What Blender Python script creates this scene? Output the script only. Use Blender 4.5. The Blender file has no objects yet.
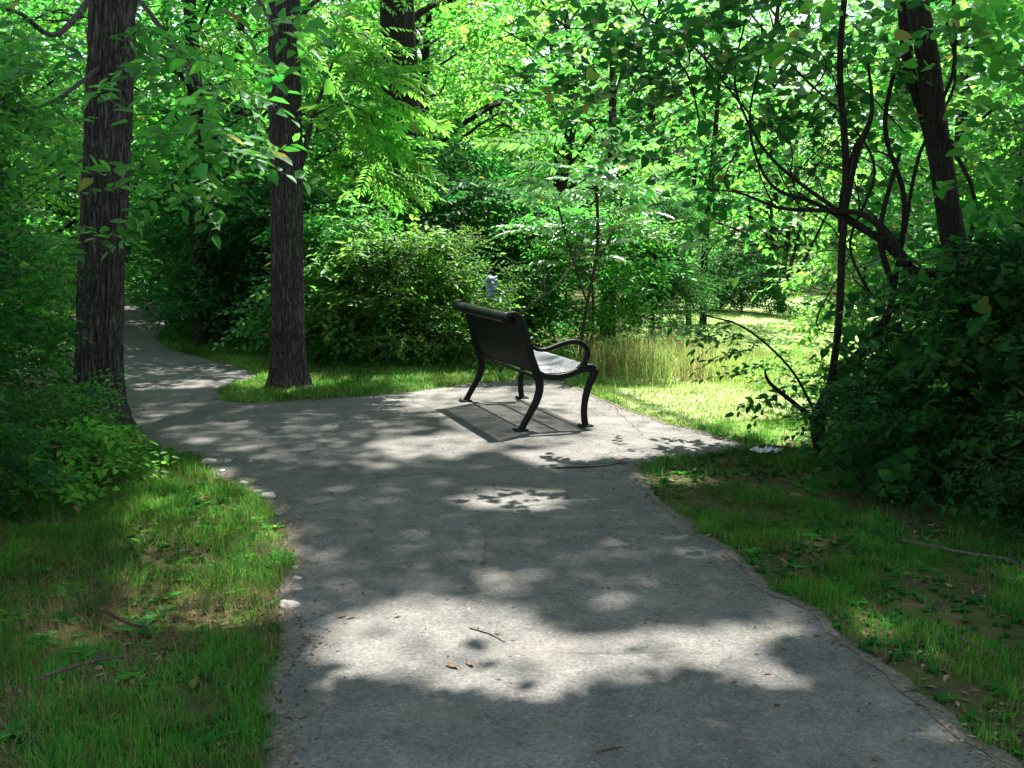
import bpy, math, random
import numpy as np
from mathutils import Vector, noise as mnoise
random.seed(7); rng = np.random.default_rng(7)
scene = bpy.context.scene
C = scene.collection

# ------------------------------------------------------------------ camera, sky, sun, exposure
cam_d = bpy.data.cameras.new('camera'); cam = bpy.data.objects.new('camera', cam_d); C.objects.link(cam)
cam_d.sensor_width = 36; cam_d.lens = 36 * 1000 / 1024; cam_d.clip_end = 2000; cam_d.clip_start = 0.05
CAM_H = 1.55; PITCH = math.atan(149 / 1000)
cam.location = (0, 0, CAM_H); cam.rotation_euler = (math.pi / 2 - PITCH, 0, 0)
scene.camera = cam
SUN = Vector((0.13, 0.39, 0.88)).normalized()
SOFF = np.array([SUN.x / SUN.z, SUN.y / SUN.z])
world = bpy.data.worlds.new('World'); scene.world = world; world.use_nodes = True
wn = world.node_tree.nodes; wl = world.node_tree.links
sky = wn.new('ShaderNodeTexSky'); sky.sky_type = 'NISHITA'; sky.sun_disc = False
sky.sun_elevation = math.asin(SUN.z); sky.sun_rotation = math.atan2(SUN.x, SUN.y)
hs = wn.new('ShaderNodeHueSaturation'); hs.inputs['Saturation'].default_value = 0.62; wl.new(sky.outputs[0], hs.inputs['Color']); wl.new(hs.outputs[0], wn['Background'].inputs[0]); wn['Background'].inputs[1].default_value = 0.10
sl = bpy.data.lights.new('sun', 'SUN'); sl.energy = 5.0; sl.angle = math.radians(0.6); sl.color = (1.0, 0.965, 0.91)
so = bpy.data.objects.new('sun', sl); C.objects.link(so); so.rotation_euler = SUN.to_track_quat('Z', 'Y').to_euler()
so.location = (3, 9, 25)
scene.view_settings.view_transform = 'Standard'; scene.view_settings.look = 'None'
scene.view_settings.exposure = 2.08; scene.view_settings.gamma = 1; scene.view_settings.use_curve_mapping = False
cy = scene.cycles
cy.use_denoising = True; cy.max_bounces = 7; cy.diffuse_bounces = 3; cy.transmission_bounces = 5; cy.glossy_bounces = 2
cy.sample_clamp_indirect = 8; cy.caustics_reflective = False; cy.caustics_refractive = False

# ------------------------------------------------------------------ basic helpers
cp_, sp_ = math.cos(PITCH), math.sin(PITCH)
def at(px, py, z=0.0, d=None):                    # a pixel of the photograph -> a place (on height z, or at depth d)
    u = (px - 512) / 1000; v = (384 - py) / 1000
    r = np.array([u, cp_ + v * sp_, -sp_ + v * cp_])
    t = (z - CAM_H) / r[2] if d is None else d / r[1]
    return np.array([0, 0, CAM_H]) + r * t

def tag(o, label=None, cat=None, group=None, kind=None):
    if label: o['label'] = label
    if cat: o['category'] = cat
    if group: o['group'] = group
    if kind: o['kind'] = kind
    return o
def empty(name, loc=(0, 0, 0), rz=0.0):
    o = bpy.data.objects.new(name, None); C.objects.link(o); o.location = loc; o.rotation_euler = (0, 0, rz)
    o.empty_display_size = 0.1
    return o

def mesh_np(name, V, flat, sizes, midx=None, mats=(), parent=None, smooth=True):
    me = bpy.data.meshes.new(name)
    V = np.asarray(V, dtype=np.float32); flat = np.asarray(flat, dtype=np.int32); sizes = np.asarray(sizes, dtype=np.int32)
    me.vertices.add(len(V)); me.vertices.foreach_set('co', V.ravel())
    me.loops.add(len(flat)); me.loops.foreach_set('vertex_index', flat)
    me.polygons.add(len(sizes))
    starts = np.concatenate([[0], np.cumsum(sizes)[:-1]]).astype(np.int32)
    me.polygons.foreach_set('loop_start', starts)
    me.polygons.foreach_set('loop_total', sizes)
    if midx is not None: me.polygons.foreach_set('material_index', np.asarray(midx, dtype=np.int32))
    if smooth: me.polygons.foreach_set('use_smooth', np.ones(len(sizes), dtype=bool))
    me.update(calc_edges=True); me.validate()
    for m in mats: me.materials.append(m)
    o = bpy.data.objects.new(name, me); C.objects.link(o)
    if parent: o.parent = parent
    return o

class MB:
    """collects pieces, builds one mesh object"""
    def __init__(s): s.V = []; s.F = []; s.S = []; s.M = []; s.n = 0
    def add(s, V, F, m=0):
        V = np.asarray(V, dtype=float).reshape(-1, 3); s.V.append(V)
        for f in F: s.F.extend([i + s.n for i in f]); s.S.append(len(f)); s.M.append(m)
        s.n += len(V)
    def add_np(s, V, flat, sizes, midx):
        s.V.append(V); s.F.extend((np.asarray(flat) + s.n).tolist()); s.S.extend(list(sizes)); s.M.extend(list(midx)); s.n += len(V)
    def tube(s, pts, rad, n=8, m=0, cap=True, sq=None):
        pts = [Vector(p) for p in pts]; k = len(pts)
        if not hasattr(rad, '__len__'): rad = [rad] * k
        t0 = (pts[1] - pts[0]).normalized()
        a = t0.orthogonal().normalized()
        V = []
        for i in range(k):
            t = (pts[min(i + 1, k - 1)] - pts[max(i - 1, 0)])
            t = t.normalized() if t.length > 1e-9 else t0
            a = (a - t * a.dot(t))
            a = a.normalized() if a.length > 1e-6 else t.orthogonal().normalized()
            b = t.cross(a)
            for j in range(n):
                th = 2 * math.pi * j / n
                V.append(pts[i] + (a * math.cos(th) + b * math.sin(th)) * rad[i])
        F = [(i * n + j, i * n + (j + 1) % n, (i + 1) * n + (j + 1) % n, (i + 1) * n + j) for i in range(k - 1) for j in range(n)]
        if cap: F += [tuple(range(n))[::-1], tuple((k - 1) * n + j for j in range(n))]
        s.add([tuple(v) for v in V], F, m)
    def build(s, name, mats, parent=None, smooth=True):
        if not isinstance(mats, (list, tuple)): mats = [mats]
        return mesh_np(name, np.vstack(s.V), s.F, s.S, s.M, mats, parent, smooth)

def spline(P, n=8):
    P = [np.asarray(p, dtype=float) for p in P]; out = []
    for i in range(len(P) - 1):
        p0 = P[max(i - 1, 0)]; p1 = P[i]; p2 = P[i + 1]; p3 = P[min(i + 2, len(P) - 1)]
        for k in range(n):
            t = k / n
            out.append(0.5 * ((2 * p1) + (-p0 + p2) * t + (2 * p0 - 5 * p1 + 4 * p2 - p3) * t * t + (-p0 + 3 * p1 - 3 * p2 + p3) * t ** 3))
    out.append(P[-1]); return out

def inside(poly, X, Y):
    poly = np.asarray(poly); r = np.zeros(X.shape, dtype=bool); n = len(poly); j = n - 1
    for i in range(n):
        xi, yi = poly[i]; xj, yj = poly[j]
        c = ((yi > Y) != (yj > Y)) & (X < (xj - xi) * (Y - yi) / (yj - yi + 1e-12) + xi)
        r ^= c; j = i
    return r
def edge_dist(poly, X, Y):
    poly = np.asarray(poly); d = np.full(X.shape, 1e9); n = len(poly)
    for i in range(n):
        a = poly[i]; b = poly[(i + 1) % n]; ab = b - a
        t = np.clip(((X - a[0]) * ab[0] + (Y - a[1]) * ab[1]) / (ab @ ab + 1e-12), 0, 1)
        d = np.minimum(d, np.hypot(X - a[0] - t * ab[0], Y - a[1] - t * ab[1]))
    return d

# ------------------------------------------------------------------ materials
def new_mat(name):
    m = bpy.data.materials.new(name); m.use_nodes = True
    nt = m.node_tree; nt.nodes.clear()
    out = nt.nodes.new('ShaderNodeOutputMaterial')
    return m, nt, out
def N(nt, t, **kw):
    n = nt.nodes.new('ShaderNode' + t)
    for k, v in kw.items(): setattr(n, k, v)
    return n
def ramp(nt, stops, interp='LINEAR'):
    r = N(nt, 'ValToRGB'); e = r.color_ramp.elements; r.color_ramp.interpolation = interp
    while len(e) < len(stops): e.new(0.5)
    for i, (p, c) in enumerate(stops): e[i].position = p; e[i].color = (*c, 1)
    return r
def noise(nt, scale, detail=4, rough=0.55, vec=None, dist=0):
    n = N(nt, 'TexNoise'); n.inputs['Scale'].default_value = scale; n.inputs['Detail'].default_value = detail
    n.inputs['Roughness'].default_value = rough; n.inputs['Distortion'].default_value = dist
    if vec is not None: nt.links.new(vec, n.inputs['Vector'])
    return n
def bump(nt, h, strength, dist):
    b = N(nt, 'Bump'); b.inputs['Strength'].default_value = strength; b.inputs['Distance'].default_value = dist
    nt.links.new(h, b.inputs['Height']); return b

def leaf_mat(name, cols, trans, gloss=0.05, rough=0.42, tfac=0.5, aged=True):
    """cols / trans: colour stops along a per-leaf random value"""
    m, nt, out = new_mat(name); L = nt.links.new
    g = N(nt, 'NewGeometry'); n = len(cols)
    a_ = [(i / max(n - 1, 1) * .98, c) for i, c in enumerate(cols)]; b_ = [(i / max(n - 1, 1) * .98, c) for i, c in enumerate(trans)]
    if aged: a_ += [(.992, (.26, .25, .06)), (1.0, (.20, .12, .05))]; b_ += [(.992, (.5, .48, .1)), (1.0, (.3, .15, .05))]     # a few yellowed and browned leaves
    r1 = ramp(nt, a_); r2 = ramp(nt, b_)
    L(g.outputs['Random Per Island'], r1.inputs[0]); L(g.outputs['Random Per Island'], r2.inputs[0])
    tc = N(nt, 'TexCoord'); vn = noise(nt, 1.1, 3, .6, tc.outputs['Object']); hv = N(nt, 'HueSaturation'); ht = N(nt, 'HueSaturation')   # random lighter and darker patches with shifted hue
    for h_, r_ in ((hv, r1), (ht, r2)):
        mr = N(nt, 'MapRange'); mr.inputs[1].default_value = .3; mr.inputs[2].default_value = .7; mr.inputs[3].default_value = .5; mr.inputs[4].default_value = 1.35
        L(vn.outputs[0], mr.inputs[0]); L(mr.outputs[0], h_.inputs['Value'])
        mh = N(nt, 'MapRange'); mh.inputs[1].default_value = .3; mh.inputs[2].default_value = .7; mh.inputs[3].default_value = .475; mh.inputs[4].default_value = .525
        L(vn.outputs[1], mh.inputs[0]); L(mh.outputs[0], h_.inputs['Hue']); L(r_.outputs[0], h_.inputs['Color'])
    r1, r2 = hv, ht
    d = N(nt, 'BsdfDiffuse'); t = N(nt, 'BsdfTranslucent'); gl = N(nt, 'BsdfGlossy'); gl.inputs['Roughness'].default_value = rough
    gl.inputs['Color'].default_value = (0.9, 1, 0.95, 1)
    L(r1.outputs[0], d.inputs['Color']); L(r2.outputs[0], t.inputs['Color'])
    m1 = N(nt, 'MixShader'); m1.inputs[0].default_value = tfac; L(d.outputs[0], m1.inputs[1]); L(t.outputs[0], m1.inputs[2])
    fr = N(nt, 'Fresnel'); fr.inputs['IOR'].default_value = 1.35
    mu = N(nt, 'Math', operation='MULTIPLY_ADD'); L(fr.outputs[0], mu.inputs[0]); mu.inputs[1].default_value = max(0, 0.12 + gloss * 1.6); mu.inputs[2].default_value = max(0, gloss * 0.1)
    m2 = N(nt, 'MixShader'); L(mu.outputs[0], m2.inputs[0]); L(m1.outputs[0], m2.inputs[1]); L(gl.outputs[0], m2.inputs[2])
    L(m2.outputs[0], out.inputs[0]); return m

LM = {
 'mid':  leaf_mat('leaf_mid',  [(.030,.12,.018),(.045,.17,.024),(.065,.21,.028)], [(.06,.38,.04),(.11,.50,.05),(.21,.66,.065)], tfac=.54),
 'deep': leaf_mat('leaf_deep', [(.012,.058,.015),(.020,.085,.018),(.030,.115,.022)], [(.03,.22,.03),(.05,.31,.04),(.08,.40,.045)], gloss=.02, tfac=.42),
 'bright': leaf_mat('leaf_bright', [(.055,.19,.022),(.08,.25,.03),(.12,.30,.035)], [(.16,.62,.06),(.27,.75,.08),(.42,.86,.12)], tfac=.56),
 'yellow': leaf_mat('leaf_yellow', [(.035,.12,.022),(.06,.18,.03),(.17,.28,.05)], [(.10,.42,.05),(.20,.54,.06),(.42,.62,.10)], tfac=.5),
 'frond': leaf_mat('leaf_frond', [(.10,.27,.08),(.14,.33,.10),(.18,.38,.13)], [(.18,.56,.09),(.24,.62,.10),(.32,.68,.13)], gloss=.4, rough=.35, tfac=.4),  # sun sheen on the fronds is partly put into this pale green
 'far': leaf_mat('leaf_far', [(.05,.17,.035),(.08,.23,.05),(.12,.28,.065)], [(.16,.55,.09),(.25,.65,.12),(.38,.74,.16)], tfac=.46),  # distance haze is put into this paler leaf colour
 'blue': leaf_mat('leaf_blue', [(.05,.18,.045),(.07,.23,.055),(.09,.27,.065)], [(.13,.44,.06),(.18,.54,.07),(.25,.60,.08)], gloss=.3, rough=.33, tfac=.45),
}
def grass_mat(name, cols, trans): return leaf_mat(name, cols, trans, gloss=-.07, rough=.6, tfac=.4)
GM = grass_mat('grass_blades', [(.016,.095,.014),(.028,.135,.018),(.048,.175,.024),(.13,.16,.05)], [(.07,.34,.04),(.13,.44,.05),(.22,.52,.06),(.3,.32,.1)])
GM2 = grass_mat('field_grass', [(.13,.31,.05),(.20,.37,.08),(.32,.43,.13),(.46,.45,.22)], [(.25,.52,.06),(.36,.58,.1),(.46,.52,.18),(.5,.46,.25)])  # sunlight on the clearing and strip is put into these pale colours
STRAW = grass_mat('dry_grass', [(.15,.10,.045),(.22,.155,.07),(.29,.22,.11),(.10,.13,.03)], [(.2,.14,.06),(.25,.2,.1),(.3,.25,.12),(.15,.25,.05)])
LITTER = leaf_mat('leaf_litter', [(.06,.035,.02),(.11,.07,.04),(.17,.12,.07),(.26,.20,.12)], [(.1, .06, .03)] * 4, tfac=.1, gloss=-.12)

def bark_mat(name, dark, light, sc=1.0):
    m, nt, out = new_mat(name); L = nt.links.new
    tc = N(nt, 'TexCoord'); mp = N(nt, 'Mapping'); mp.inputs['Scale'].default_value = (1, 1, .15); L(tc.outputs['Object'], mp.inputs[0])
    wv = noise(nt, 9 * sc, 3, .6, tc.outputs['Object']); vm = N(nt, 'MixRGB'); vm.inputs[0].default_value = .045; L(mp.outputs[0], vm.inputs[1]); L(wv.outputs[1], vm.inputs[2])
    vo = N(nt, 'TexVoronoi', feature='DISTANCE_TO_EDGE'); vo.inputs['Scale'].default_value = 33 * sc; L(vm.outputs[0], vo.inputs['Vector'])
    n2 = noise(nt, 110, 6, .65, mp.outputs[0]); n3 = noise(nt, 2.5, 3, .5, tc.outputs['Object'])
    ed = ramp(nt, [(.0, (0, 0, 0)), (.10, (.25, .25, .25)), (.32, (.8, .8, .8)), (.6, (1, 1, 1))]); L(vo.outputs['Distance'], ed.inputs[0])
    mx = N(nt, 'Math', operation='MULTIPLY_ADD'); L(n2.outputs[0], mx.inputs[0]); mx.inputs[1].default_value = .45; L(ed.outputs[0], mx.inputs[2])
    mx2 = N(nt, 'Math', operation='MULTIPLY_ADD'); L(n3.outputs[0], mx2.inputs[0]); mx2.inputs[1].default_value = .5; L(mx.outputs[0], mx2.inputs[2])
    mx3 = N(nt, 'Math', operation='MULTIPLY'); L(mx2.outputs[0], mx3.inputs[0]); mx3.inputs[1].default_value = .55
    r = ramp(nt, [(.15, dark), (.6, tuple((a * .5 + b * .5) for a, b in zip(dark, light))), (1.0, light)]); L(mx3.outputs[0], r.inputs[0])
    b = bump(nt, mx.outputs[0], 1.0, .018)
    p = N(nt, 'BsdfPrincipled'); p.inputs['Roughness'].default_value = .92; p.inputs['Specular IOR Level'].default_value = .2
    L(r.outputs[0], p.inputs['Base Color']); L(b.outputs[0], p.inputs['Normal']); L(p.outputs[0], out.inputs[0]); return m
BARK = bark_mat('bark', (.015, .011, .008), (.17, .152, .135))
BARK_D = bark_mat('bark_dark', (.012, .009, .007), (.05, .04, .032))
TWIG = bark_mat('twig_bark', (.05, .035, .025), (.14, .10, .07), 2)
PALE = bark_mat('pale_dead_wood', (.09, .07, .05), (.26, .21, .165), 2)

def asphalt_mat():
    m, nt, out = new_mat('asphalt'); L = nt.links.new
    tc = N(nt, 'TexCoord'); v = tc.outputs['Object']
    big = noise(nt, .7, 6, .65, v); mid = noise(nt, 5, 5, .65, v); fine = noise(nt, 160, 3, .7, v)
    r = ramp(nt, [(.3, (.080, .078, .072)), (.5, (.108, .104, .096)), (.72, (.145, .139, .127))]); L(big.outputs[0], r.inputs[0])
    r2 = ramp(nt, [(.3, (.66, .66, .67)), (.7, (1.22, 1.2, 1.17))]); L(mid.outputs[0], r2.inputs[0])
    mm = N(nt, 'MixRGB', blend_type='MULTIPLY'); mm.inputs[0].default_value = 1; L(r.outputs[0], mm.inputs[1]); L(r2.outputs[0], mm.inputs[2])
    vo = N(nt, 'TexVoronoi'); vo.inputs['Scale'].default_value = 95; L(v, vo.inputs['Vector'])
    rs = ramp(nt, [(0, (.55, .55, .56)), (.45, (.95, .95, .95)), (1, (1.5, 1.48, 1.42))]); L(vo.outputs['Color'], rs.inputs[0])
    m2 = N(nt, 'MixRGB', blend_type='MULTIPLY'); m2.inputs[0].default_value = .8; L(mm.outputs[0], m2.inputs[1]); L(rs.outputs[0], m2.inputs[2])
    # brown dust, pale grit specks and dark stains
    dn = noise(nt, 2.2, 6, .7, v); rd = ramp(nt, [(.52, (0, 0, 0)), (.75, (.6, .6, .6))]); L(dn.outputs[0], rd.inputs[0])
    m3 = N(nt, 'MixRGB'); L(rd.outputs[0], m3.inputs[0]); L(m2.outputs[0], m3.inputs[1]); m3.inputs[2].default_value = (.15, .135, .115, 1)
    sn = noise(nt, 30, 3, .9, v); rsn = ramp(nt, [(.66, (0, 0, 0)), (.72, (.8, .8, .8))]); L(sn.outputs[0], rsn.inputs[0])
    m4 = N(nt, 'MixRGB'); L(rsn.outputs[0], m4.inputs[0]); L(m3.outputs[0], m4.inputs[1]); m4.inputs[2].default_value = (.30, .28, .24, 1)
    # hairline cracks
    wv = noise(nt, 3, 4, .6, v); vm = N(nt, 'MixRGB'); vm.inputs[0].default_value = .12; L(v, vm.inputs[1]); L(wv.outputs[1], vm.inputs[2])
    cr = N(nt, 'TexVoronoi', feature='DISTANCE_TO_EDGE'); cr.inputs['Scale'].default_value = .55; L(vm.outputs[0], cr.inputs['Vector'])
    rc = ramp(nt, [(.0015, (1, 1, 1)), (.005, (0, 0, 0))]); L(cr.outputs[0], rc.inputs[0])
    cm = noise(nt, .8, 2, .5, v); rcm = ramp(nt, [(.48, (0, 0, 0)), (.58, (.75, .75, .75))]); L(cm.outputs[0], rcm.inputs[0])
    cmul = N(nt, 'Math', operation='MULTIPLY'); L(rc.outputs[0], cmul.inputs[0]); L(rcm.outputs[0], cmul.inputs[1])
    m5 = N(nt, 'MixRGB'); L(cmul.outputs[0], m5.inputs[0]); L(m4.outputs[0], m5.inputs[1]); m5.inputs[2].default_value = (.035, .033, .03, 1)
    h = N(nt, 'Math', operation='MULTIPLY_ADD'); L(vo.outputs['Distance'], h.inputs[0]); h.inputs[1].default_value = .6; L(fine.outputs[0], h.inputs[2])
    b = bump(nt, h.outputs[0], .55, .006); b2 = bump(nt, mid.outputs[0], .25, .03); L(b2.outputs[0], b.inputs['Normal'])
    p = N(nt, 'BsdfPrincipled'); p.inputs['Roughness'].default_value = .85; p.inputs['Specular IOR Level'].default_value = .3
    L(m5.outputs[0], p.inputs['Base Color']); L(b.outputs[0], p.inputs['Normal']); L(p.outputs[0], out.inputs[0]); return m
ASPH = asphalt_mat()

def ground_mat():
    m, nt, out = new_mat('soil'); L = nt.links.new
    tc = N(nt, 'TexCoord'); v = tc.outputs['Object']
    n1 = noise(nt, 1.3, 6, .65, v); n2 = noise(nt, 28, 6, .7, v); n3 = noise(nt, 7, 4, .6, v)
    r1 = ramp(nt, [(.35, (.060, .042, .025)), (.55, (.10, .07, .042)), (.75, (.17, .13, .085))]); L(n2.outputs[0], r1.inputs[0])
    r2 = ramp(nt, [(.35, (.03, .06, .012)), (.65, (.07, .11, .025))]); L(n2.outputs[0], r2.inputs[0])
    rm = ramp(nt, [(.42, (0, 0, 0)), (.6, (1, 1, 1))]); L(n3.outputs[0], rm.inputs[0])
    mx = N(nt, 'MixRGB'); L(rm.outputs[0], mx.inputs[0]); L(r1.outputs[0], mx.inputs[1]); L(r2.outputs[0], mx.inputs[2])
    b = bump(nt, n2.outputs[0], 1.0, .03)
    p = N(nt, 'BsdfPrincipled'); p.inputs['Roughness'].default_value = .95; p.inputs['Specular IOR Level'].default_value = .1
    L(mx.outputs[0], p.inputs['Base Color']); L(b.outputs[0], p.inputs['Normal']); L(p.outputs[0], out.inputs[0]); return m
SOIL = ground_mat()
def simple(name, col, rough=.6, spec=.5, var=0, sc=20, bs=0, metal=0, coat=0):
    m, nt, out = new_mat(name); L = nt.links.new
    p = N(nt, 'BsdfPrincipled'); p.inputs['Roughness'].default_value = rough; p.inputs['Specular IOR Level'].default_value = spec; p.inputs['Metallic'].default_value = metal
    tc = N(nt, 'TexCoord'); n = noise(nt, sc, 5, .6, tc.outputs['Object'])
    r = ramp(nt, [(.3, tuple(c * (1 - var) for c in col)), (.7, tuple(min(1, c * (1 + var)) for c in col))]); L(n.outputs[0], r.inputs[0]); L(r.outputs[0], p.inputs['Base Color'])
    rr = ramp(nt, [(.3, (rough * .8,) * 3), (.7, (min(1, rough * 1.25),) * 3)]); L(n.outputs[0], rr.inputs[0]); L(rr.outputs[0], p.inputs['Roughness'])
    if bs: b = bump(nt, n.outputs[0], bs, .01); L(b.outputs[0], p.inputs['Normal'])
    L(p.outputs[0], out.inputs[0]); return m
BENCH = simple('bench_black_coating', (.004, .0045, .004), .5, .2, .25, 60, .15)
BENCHS = simple('bench_seat_straps', (.12, .13, .14), .4, .7, .3, 40, .1)  # worn silver grey, with the seat's bright sheen put into the colour
STONE = simple('pale_stone', (.36, .33, .28), .95, .2, .3, 14, .8)
ROCKD = simple('dark_stone', (.10, .09, .08), .9, .2, .4, 14, .8)
PAPER = simple('white_paper', (.75, .76, .78), .7, .3, .08, 8, .3)
BAG = leaf_mat('pale_blue_film', [(.55, .68, .80), (.62, .74, .84)], [(.35, .48, .6), (.4, .5, .62)], gloss=.25, rough=.35, tfac=.45, aged=False)
DEADLEAF = simple('tan_dead_leaf', (.13, .088, .048), .85, .1, .45, 30)
DIRT = simple('washed_soil', (.115, .10, .08), .95, .1, .6, 60, 1.0)
SUNLIT_GROUND = simple('sunlit_ground_tint', (.25, .32, .13), .95, .1, .35, 9, .6)  # pale ground colour with the clearing's sunlight put into it
CRACK = simple('crack_tar', (.03, .028, .026), .9, .1, .3, 40)

# ------------------------------------------------------------------ ground and paths
R_EDGE = [(.95, 1.0), (1.25, 2.1), (1.46, 2.74), (1.40, 2.94), (1.34, 3.25), (1.28, 3.59), (1.2, 3.99), (1.08, 4.57), (.92, 5.33), (.84, 6.0), (.77, 6.56), (.98, 6.82), (1.38, 7.06), (1.72, 7.31),
          (1.48, 7.75), (1.23, 8.2), (1.02, 8.8), (.84, 9.37), (.66, 10.1), (.48, 10.55), (.0, 10.62), (-.54, 10.26), (-1.0, 9.8), (-1.56, 9.49), (-2.0, 9.3), (-2.43, 9.14), (-2.72, 9.3), (-2.89, 9.67),
          (-2.97, 10.2), (-2.85, 10.7), (-2.93, 11.09), (-3.3, 11.8), (-3.98, 12.65), (-4.6, 13.4), (-5.01, 14.17), (-5.5, 15.3), (-5.75, 16.6), (-6.1, 17.8), (-6.6, 19.2), (-7.3, 21.2), (-8.3, 24.1), (-10.2, 29), (-13, 36)]
L_EDGE = [(-.2, -6), (-.5, 1.0), (-.65, 2.74), (-.72, 2.91), (-.79, 3.3), (-.83, 3.68), (-.94, 4.15), (-1.01, 4.64), (-1.22, 5.33), (-1.49, 5.86), (-1.84, 6.37), (-2.29, 6.97), (-2.77, 7.5), (-3.25, 8.11),
          (-3.9, 8.9), (-4.7, 9.9), (-5.6, 11.2), (-6.5, 13), (-7.3, 15), (-7.9, 17), (-8.5, 19.3), (-9.3, 22), (-10.6, 26), (-12.6, 30.5), (-15, 36.5)]
def rag(P, a):
    P = spline([(x, y, 0) for x, y in P], 10); out = []
    for p in P:
        q = mnoise.noise(Vector((p[0] * 3, p[1] * 3, 3))) * a + mnoise.noise(Vector((p[0] * 14, p[1] * 14, 7))) * a * .3
        out.append((p[0] + q, p[1] + q * .5))
    return out
R_ = rag([(1.2, -6), (1.1, -1)] + R_EDGE, .07); L_ = rag(L_EDGE, .07)
TRAIL = np.array(L_ + R_[::-1])
def fbm(x, y, s, seed=0): return mnoise.fractal(Vector((x * s, y * s, seed)), 1.0, 2.0, 4)

def ground_z(X, Y):
    d = edge_dist(TRAIL[::3], X, Y); ins = inside(TRAIL, X, Y); d = np.where(ins, 0, d)
    k = np.clip((d - .1) / 2.0, 0, 1); k = k * k * (3 - 2 * k)
    far = np.clip((d - 3) / 12, 0, 1)
    nz = np.array([fbm(x, y, .55, 1.3) for x, y in zip(X.ravel(), Y.ravel())]).reshape(X.shape)
    nf = np.array([fbm(x, y, .09, 5.1) for x, y in zip(X.ravel(), Y.ravel())]).reshape(X.shape)
    left = np.clip((-X - 1.6) / 2.5, 0, 1) * np.clip((9 - Y) / 4, 0, 1)
    slope = -np.clip((X - 2), 0, 10) * .035 * np.clip((Y - 9) / 4, 0, 1)
    return np.where(ins, -.03, 0.0) + k * (.05 * nz + .12 * left) + far * .45 * nf + slope * k
def axis(a, b, fine_a, fine_b, fine, coarse):
    A = list(np.arange(fine_a, fine_b, fine)); x = fine_b; s = fine
    while x < b: A.append(x); s = min(s * 1.25, coarse); x += s
    A.append(b); x = fine_a; s = fine
    while x > a: s = min(s * 1.25, coarse); x -= s; A.append(max(x, a))
    return np.unique(np.round(A, 4))
gx = axis(-400, 400, -5, 5, .14, 60); gy = axis(-60, 600, 1.5, 14, .14, 60)
GX, GY = np.meshgrid(gx, gy); 
GZ = ground_z(GX, GY)
nx, ny = len(gx), len(gy)
ii = (np.arange(ny - 1)[:, None] * nx + np.arange(nx - 1)[None, :]).ravel()
flat = np.stack([ii, ii + 1, ii + 1 + nx, ii + nx], 1).ravel()
ground = mesh_np('ground', np.stack([GX.ravel(), GY.ravel(), GZ.ravel()], 1), flat, np.full(len(ii), 4), None, [SOIL]); tag(ground, kind='structure')
_ = None
def gz_at(X, Y):
    """bilinear lookup of the ground sheet"""
    X = np.atleast_1d(X).astype(float); Y = np.atleast_1d(Y).astype(float)
    i = np.clip(np.searchsorted(gx, X) - 1, 0, nx - 2); j = np.clip(np.searchsorted(gy, Y) - 1, 0, ny - 2)
    u = (X - gx[i]) / (gx[i + 1] - gx[i]); v = (Y - gy[j]) / (gy[j + 1] - gy[j])
    return (GZ[j, i] * (1 - u) + GZ[j, i + 1] * u) * (1 - v) + (GZ[j + 1, i] * (1 - u) + GZ[j + 1, i + 1] * u) * v

import bmesh
def sheet(name, poly, z, mat, depth=.06):
    bm = bmesh.new(); vs = [bm.verts.new((x, y, z)) for x, y in poly]
    es = [bm.edges.new((vs[i], vs[(i + 1) % len(vs)])) for i in range(len(vs))]
    bmesh.ops.triangle_fill(bm, use_beauty=True, use_dissolve=False, edges=es)
    for f in bm.faces:
        if f.normal.z < 0: f.normal_flip()
    r = bmesh.ops.extrude_edge_only(bm, edges=[e for e in bm.edges if len(e.link_faces) == 1])
    for v in [g for g in r['geom'] if isinstance(g, bmesh.types.BMVert)]: v.co.z = z - depth
    bmesh.ops.recalc_face_normals(bm, faces=bm.faces)
    if sum(f.normal.z for f in bm.faces if abs(f.normal.z) > .5) < 0:
        for f in bm.faces: f.normal_flip()
    me = bpy.data.meshes.new(name); bm.to_mesh(me); bm.free(); me.materials.append(mat)
    o = bpy.data.objects.new(name, me); C.objects.link(o); return o
PZ = .010
trail = sheet('path', TRAIL, PZ, ASPH); tag(trail, kind='structure')
def strip(mb, P, w, z):
    P = np.array(P); V = []; n = len(P)
    for i in range(n):
        t = P[min(i + 1, n - 1)] - P[max(i - 1, 0)]; t = t / (np.linalg.norm(t) + 1e-9); nn = np.array([-t[1], t[0]])
        ww = w * (.35 + 1.1 * abs(mnoise.noise(Vector((P[i][0] * 9, P[i][1] * 9, 0))))) * min(1, (i + .3) / 4, (n - 1 - i + .3) / 4)
        V += [(*(P[i] + nn * ww), z), (*(P[i] - nn * ww), z)]
    mb.add(V, [(2 * i, 2 * i + 1, 2 * i + 3, 2 * i + 2) for i in range(n - 1)])
cb = MB()
for pts, w in [([(370, 481), (440, 474), (520, 468), (600, 465), (640, 462)], .005), ([(585, 380), (612, 404), (640, 432), (700, 436), (735, 444)], .003)]:
    P = spline([(*at(*p)[:2], 0) for p in pts], 14)
    strip(cb, [np.array([p[0] + mnoise.noise(Vector((p[0] * 6, p[1] * 6, 1))) * .05, p[1] + mnoise.noise(Vector((p[0] * 6, p[1] * 6, 9))) * .05]) for p in P], w, PZ + .003)
tag(cb.build('path_cracks', CRACK), kind='structure')
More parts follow.
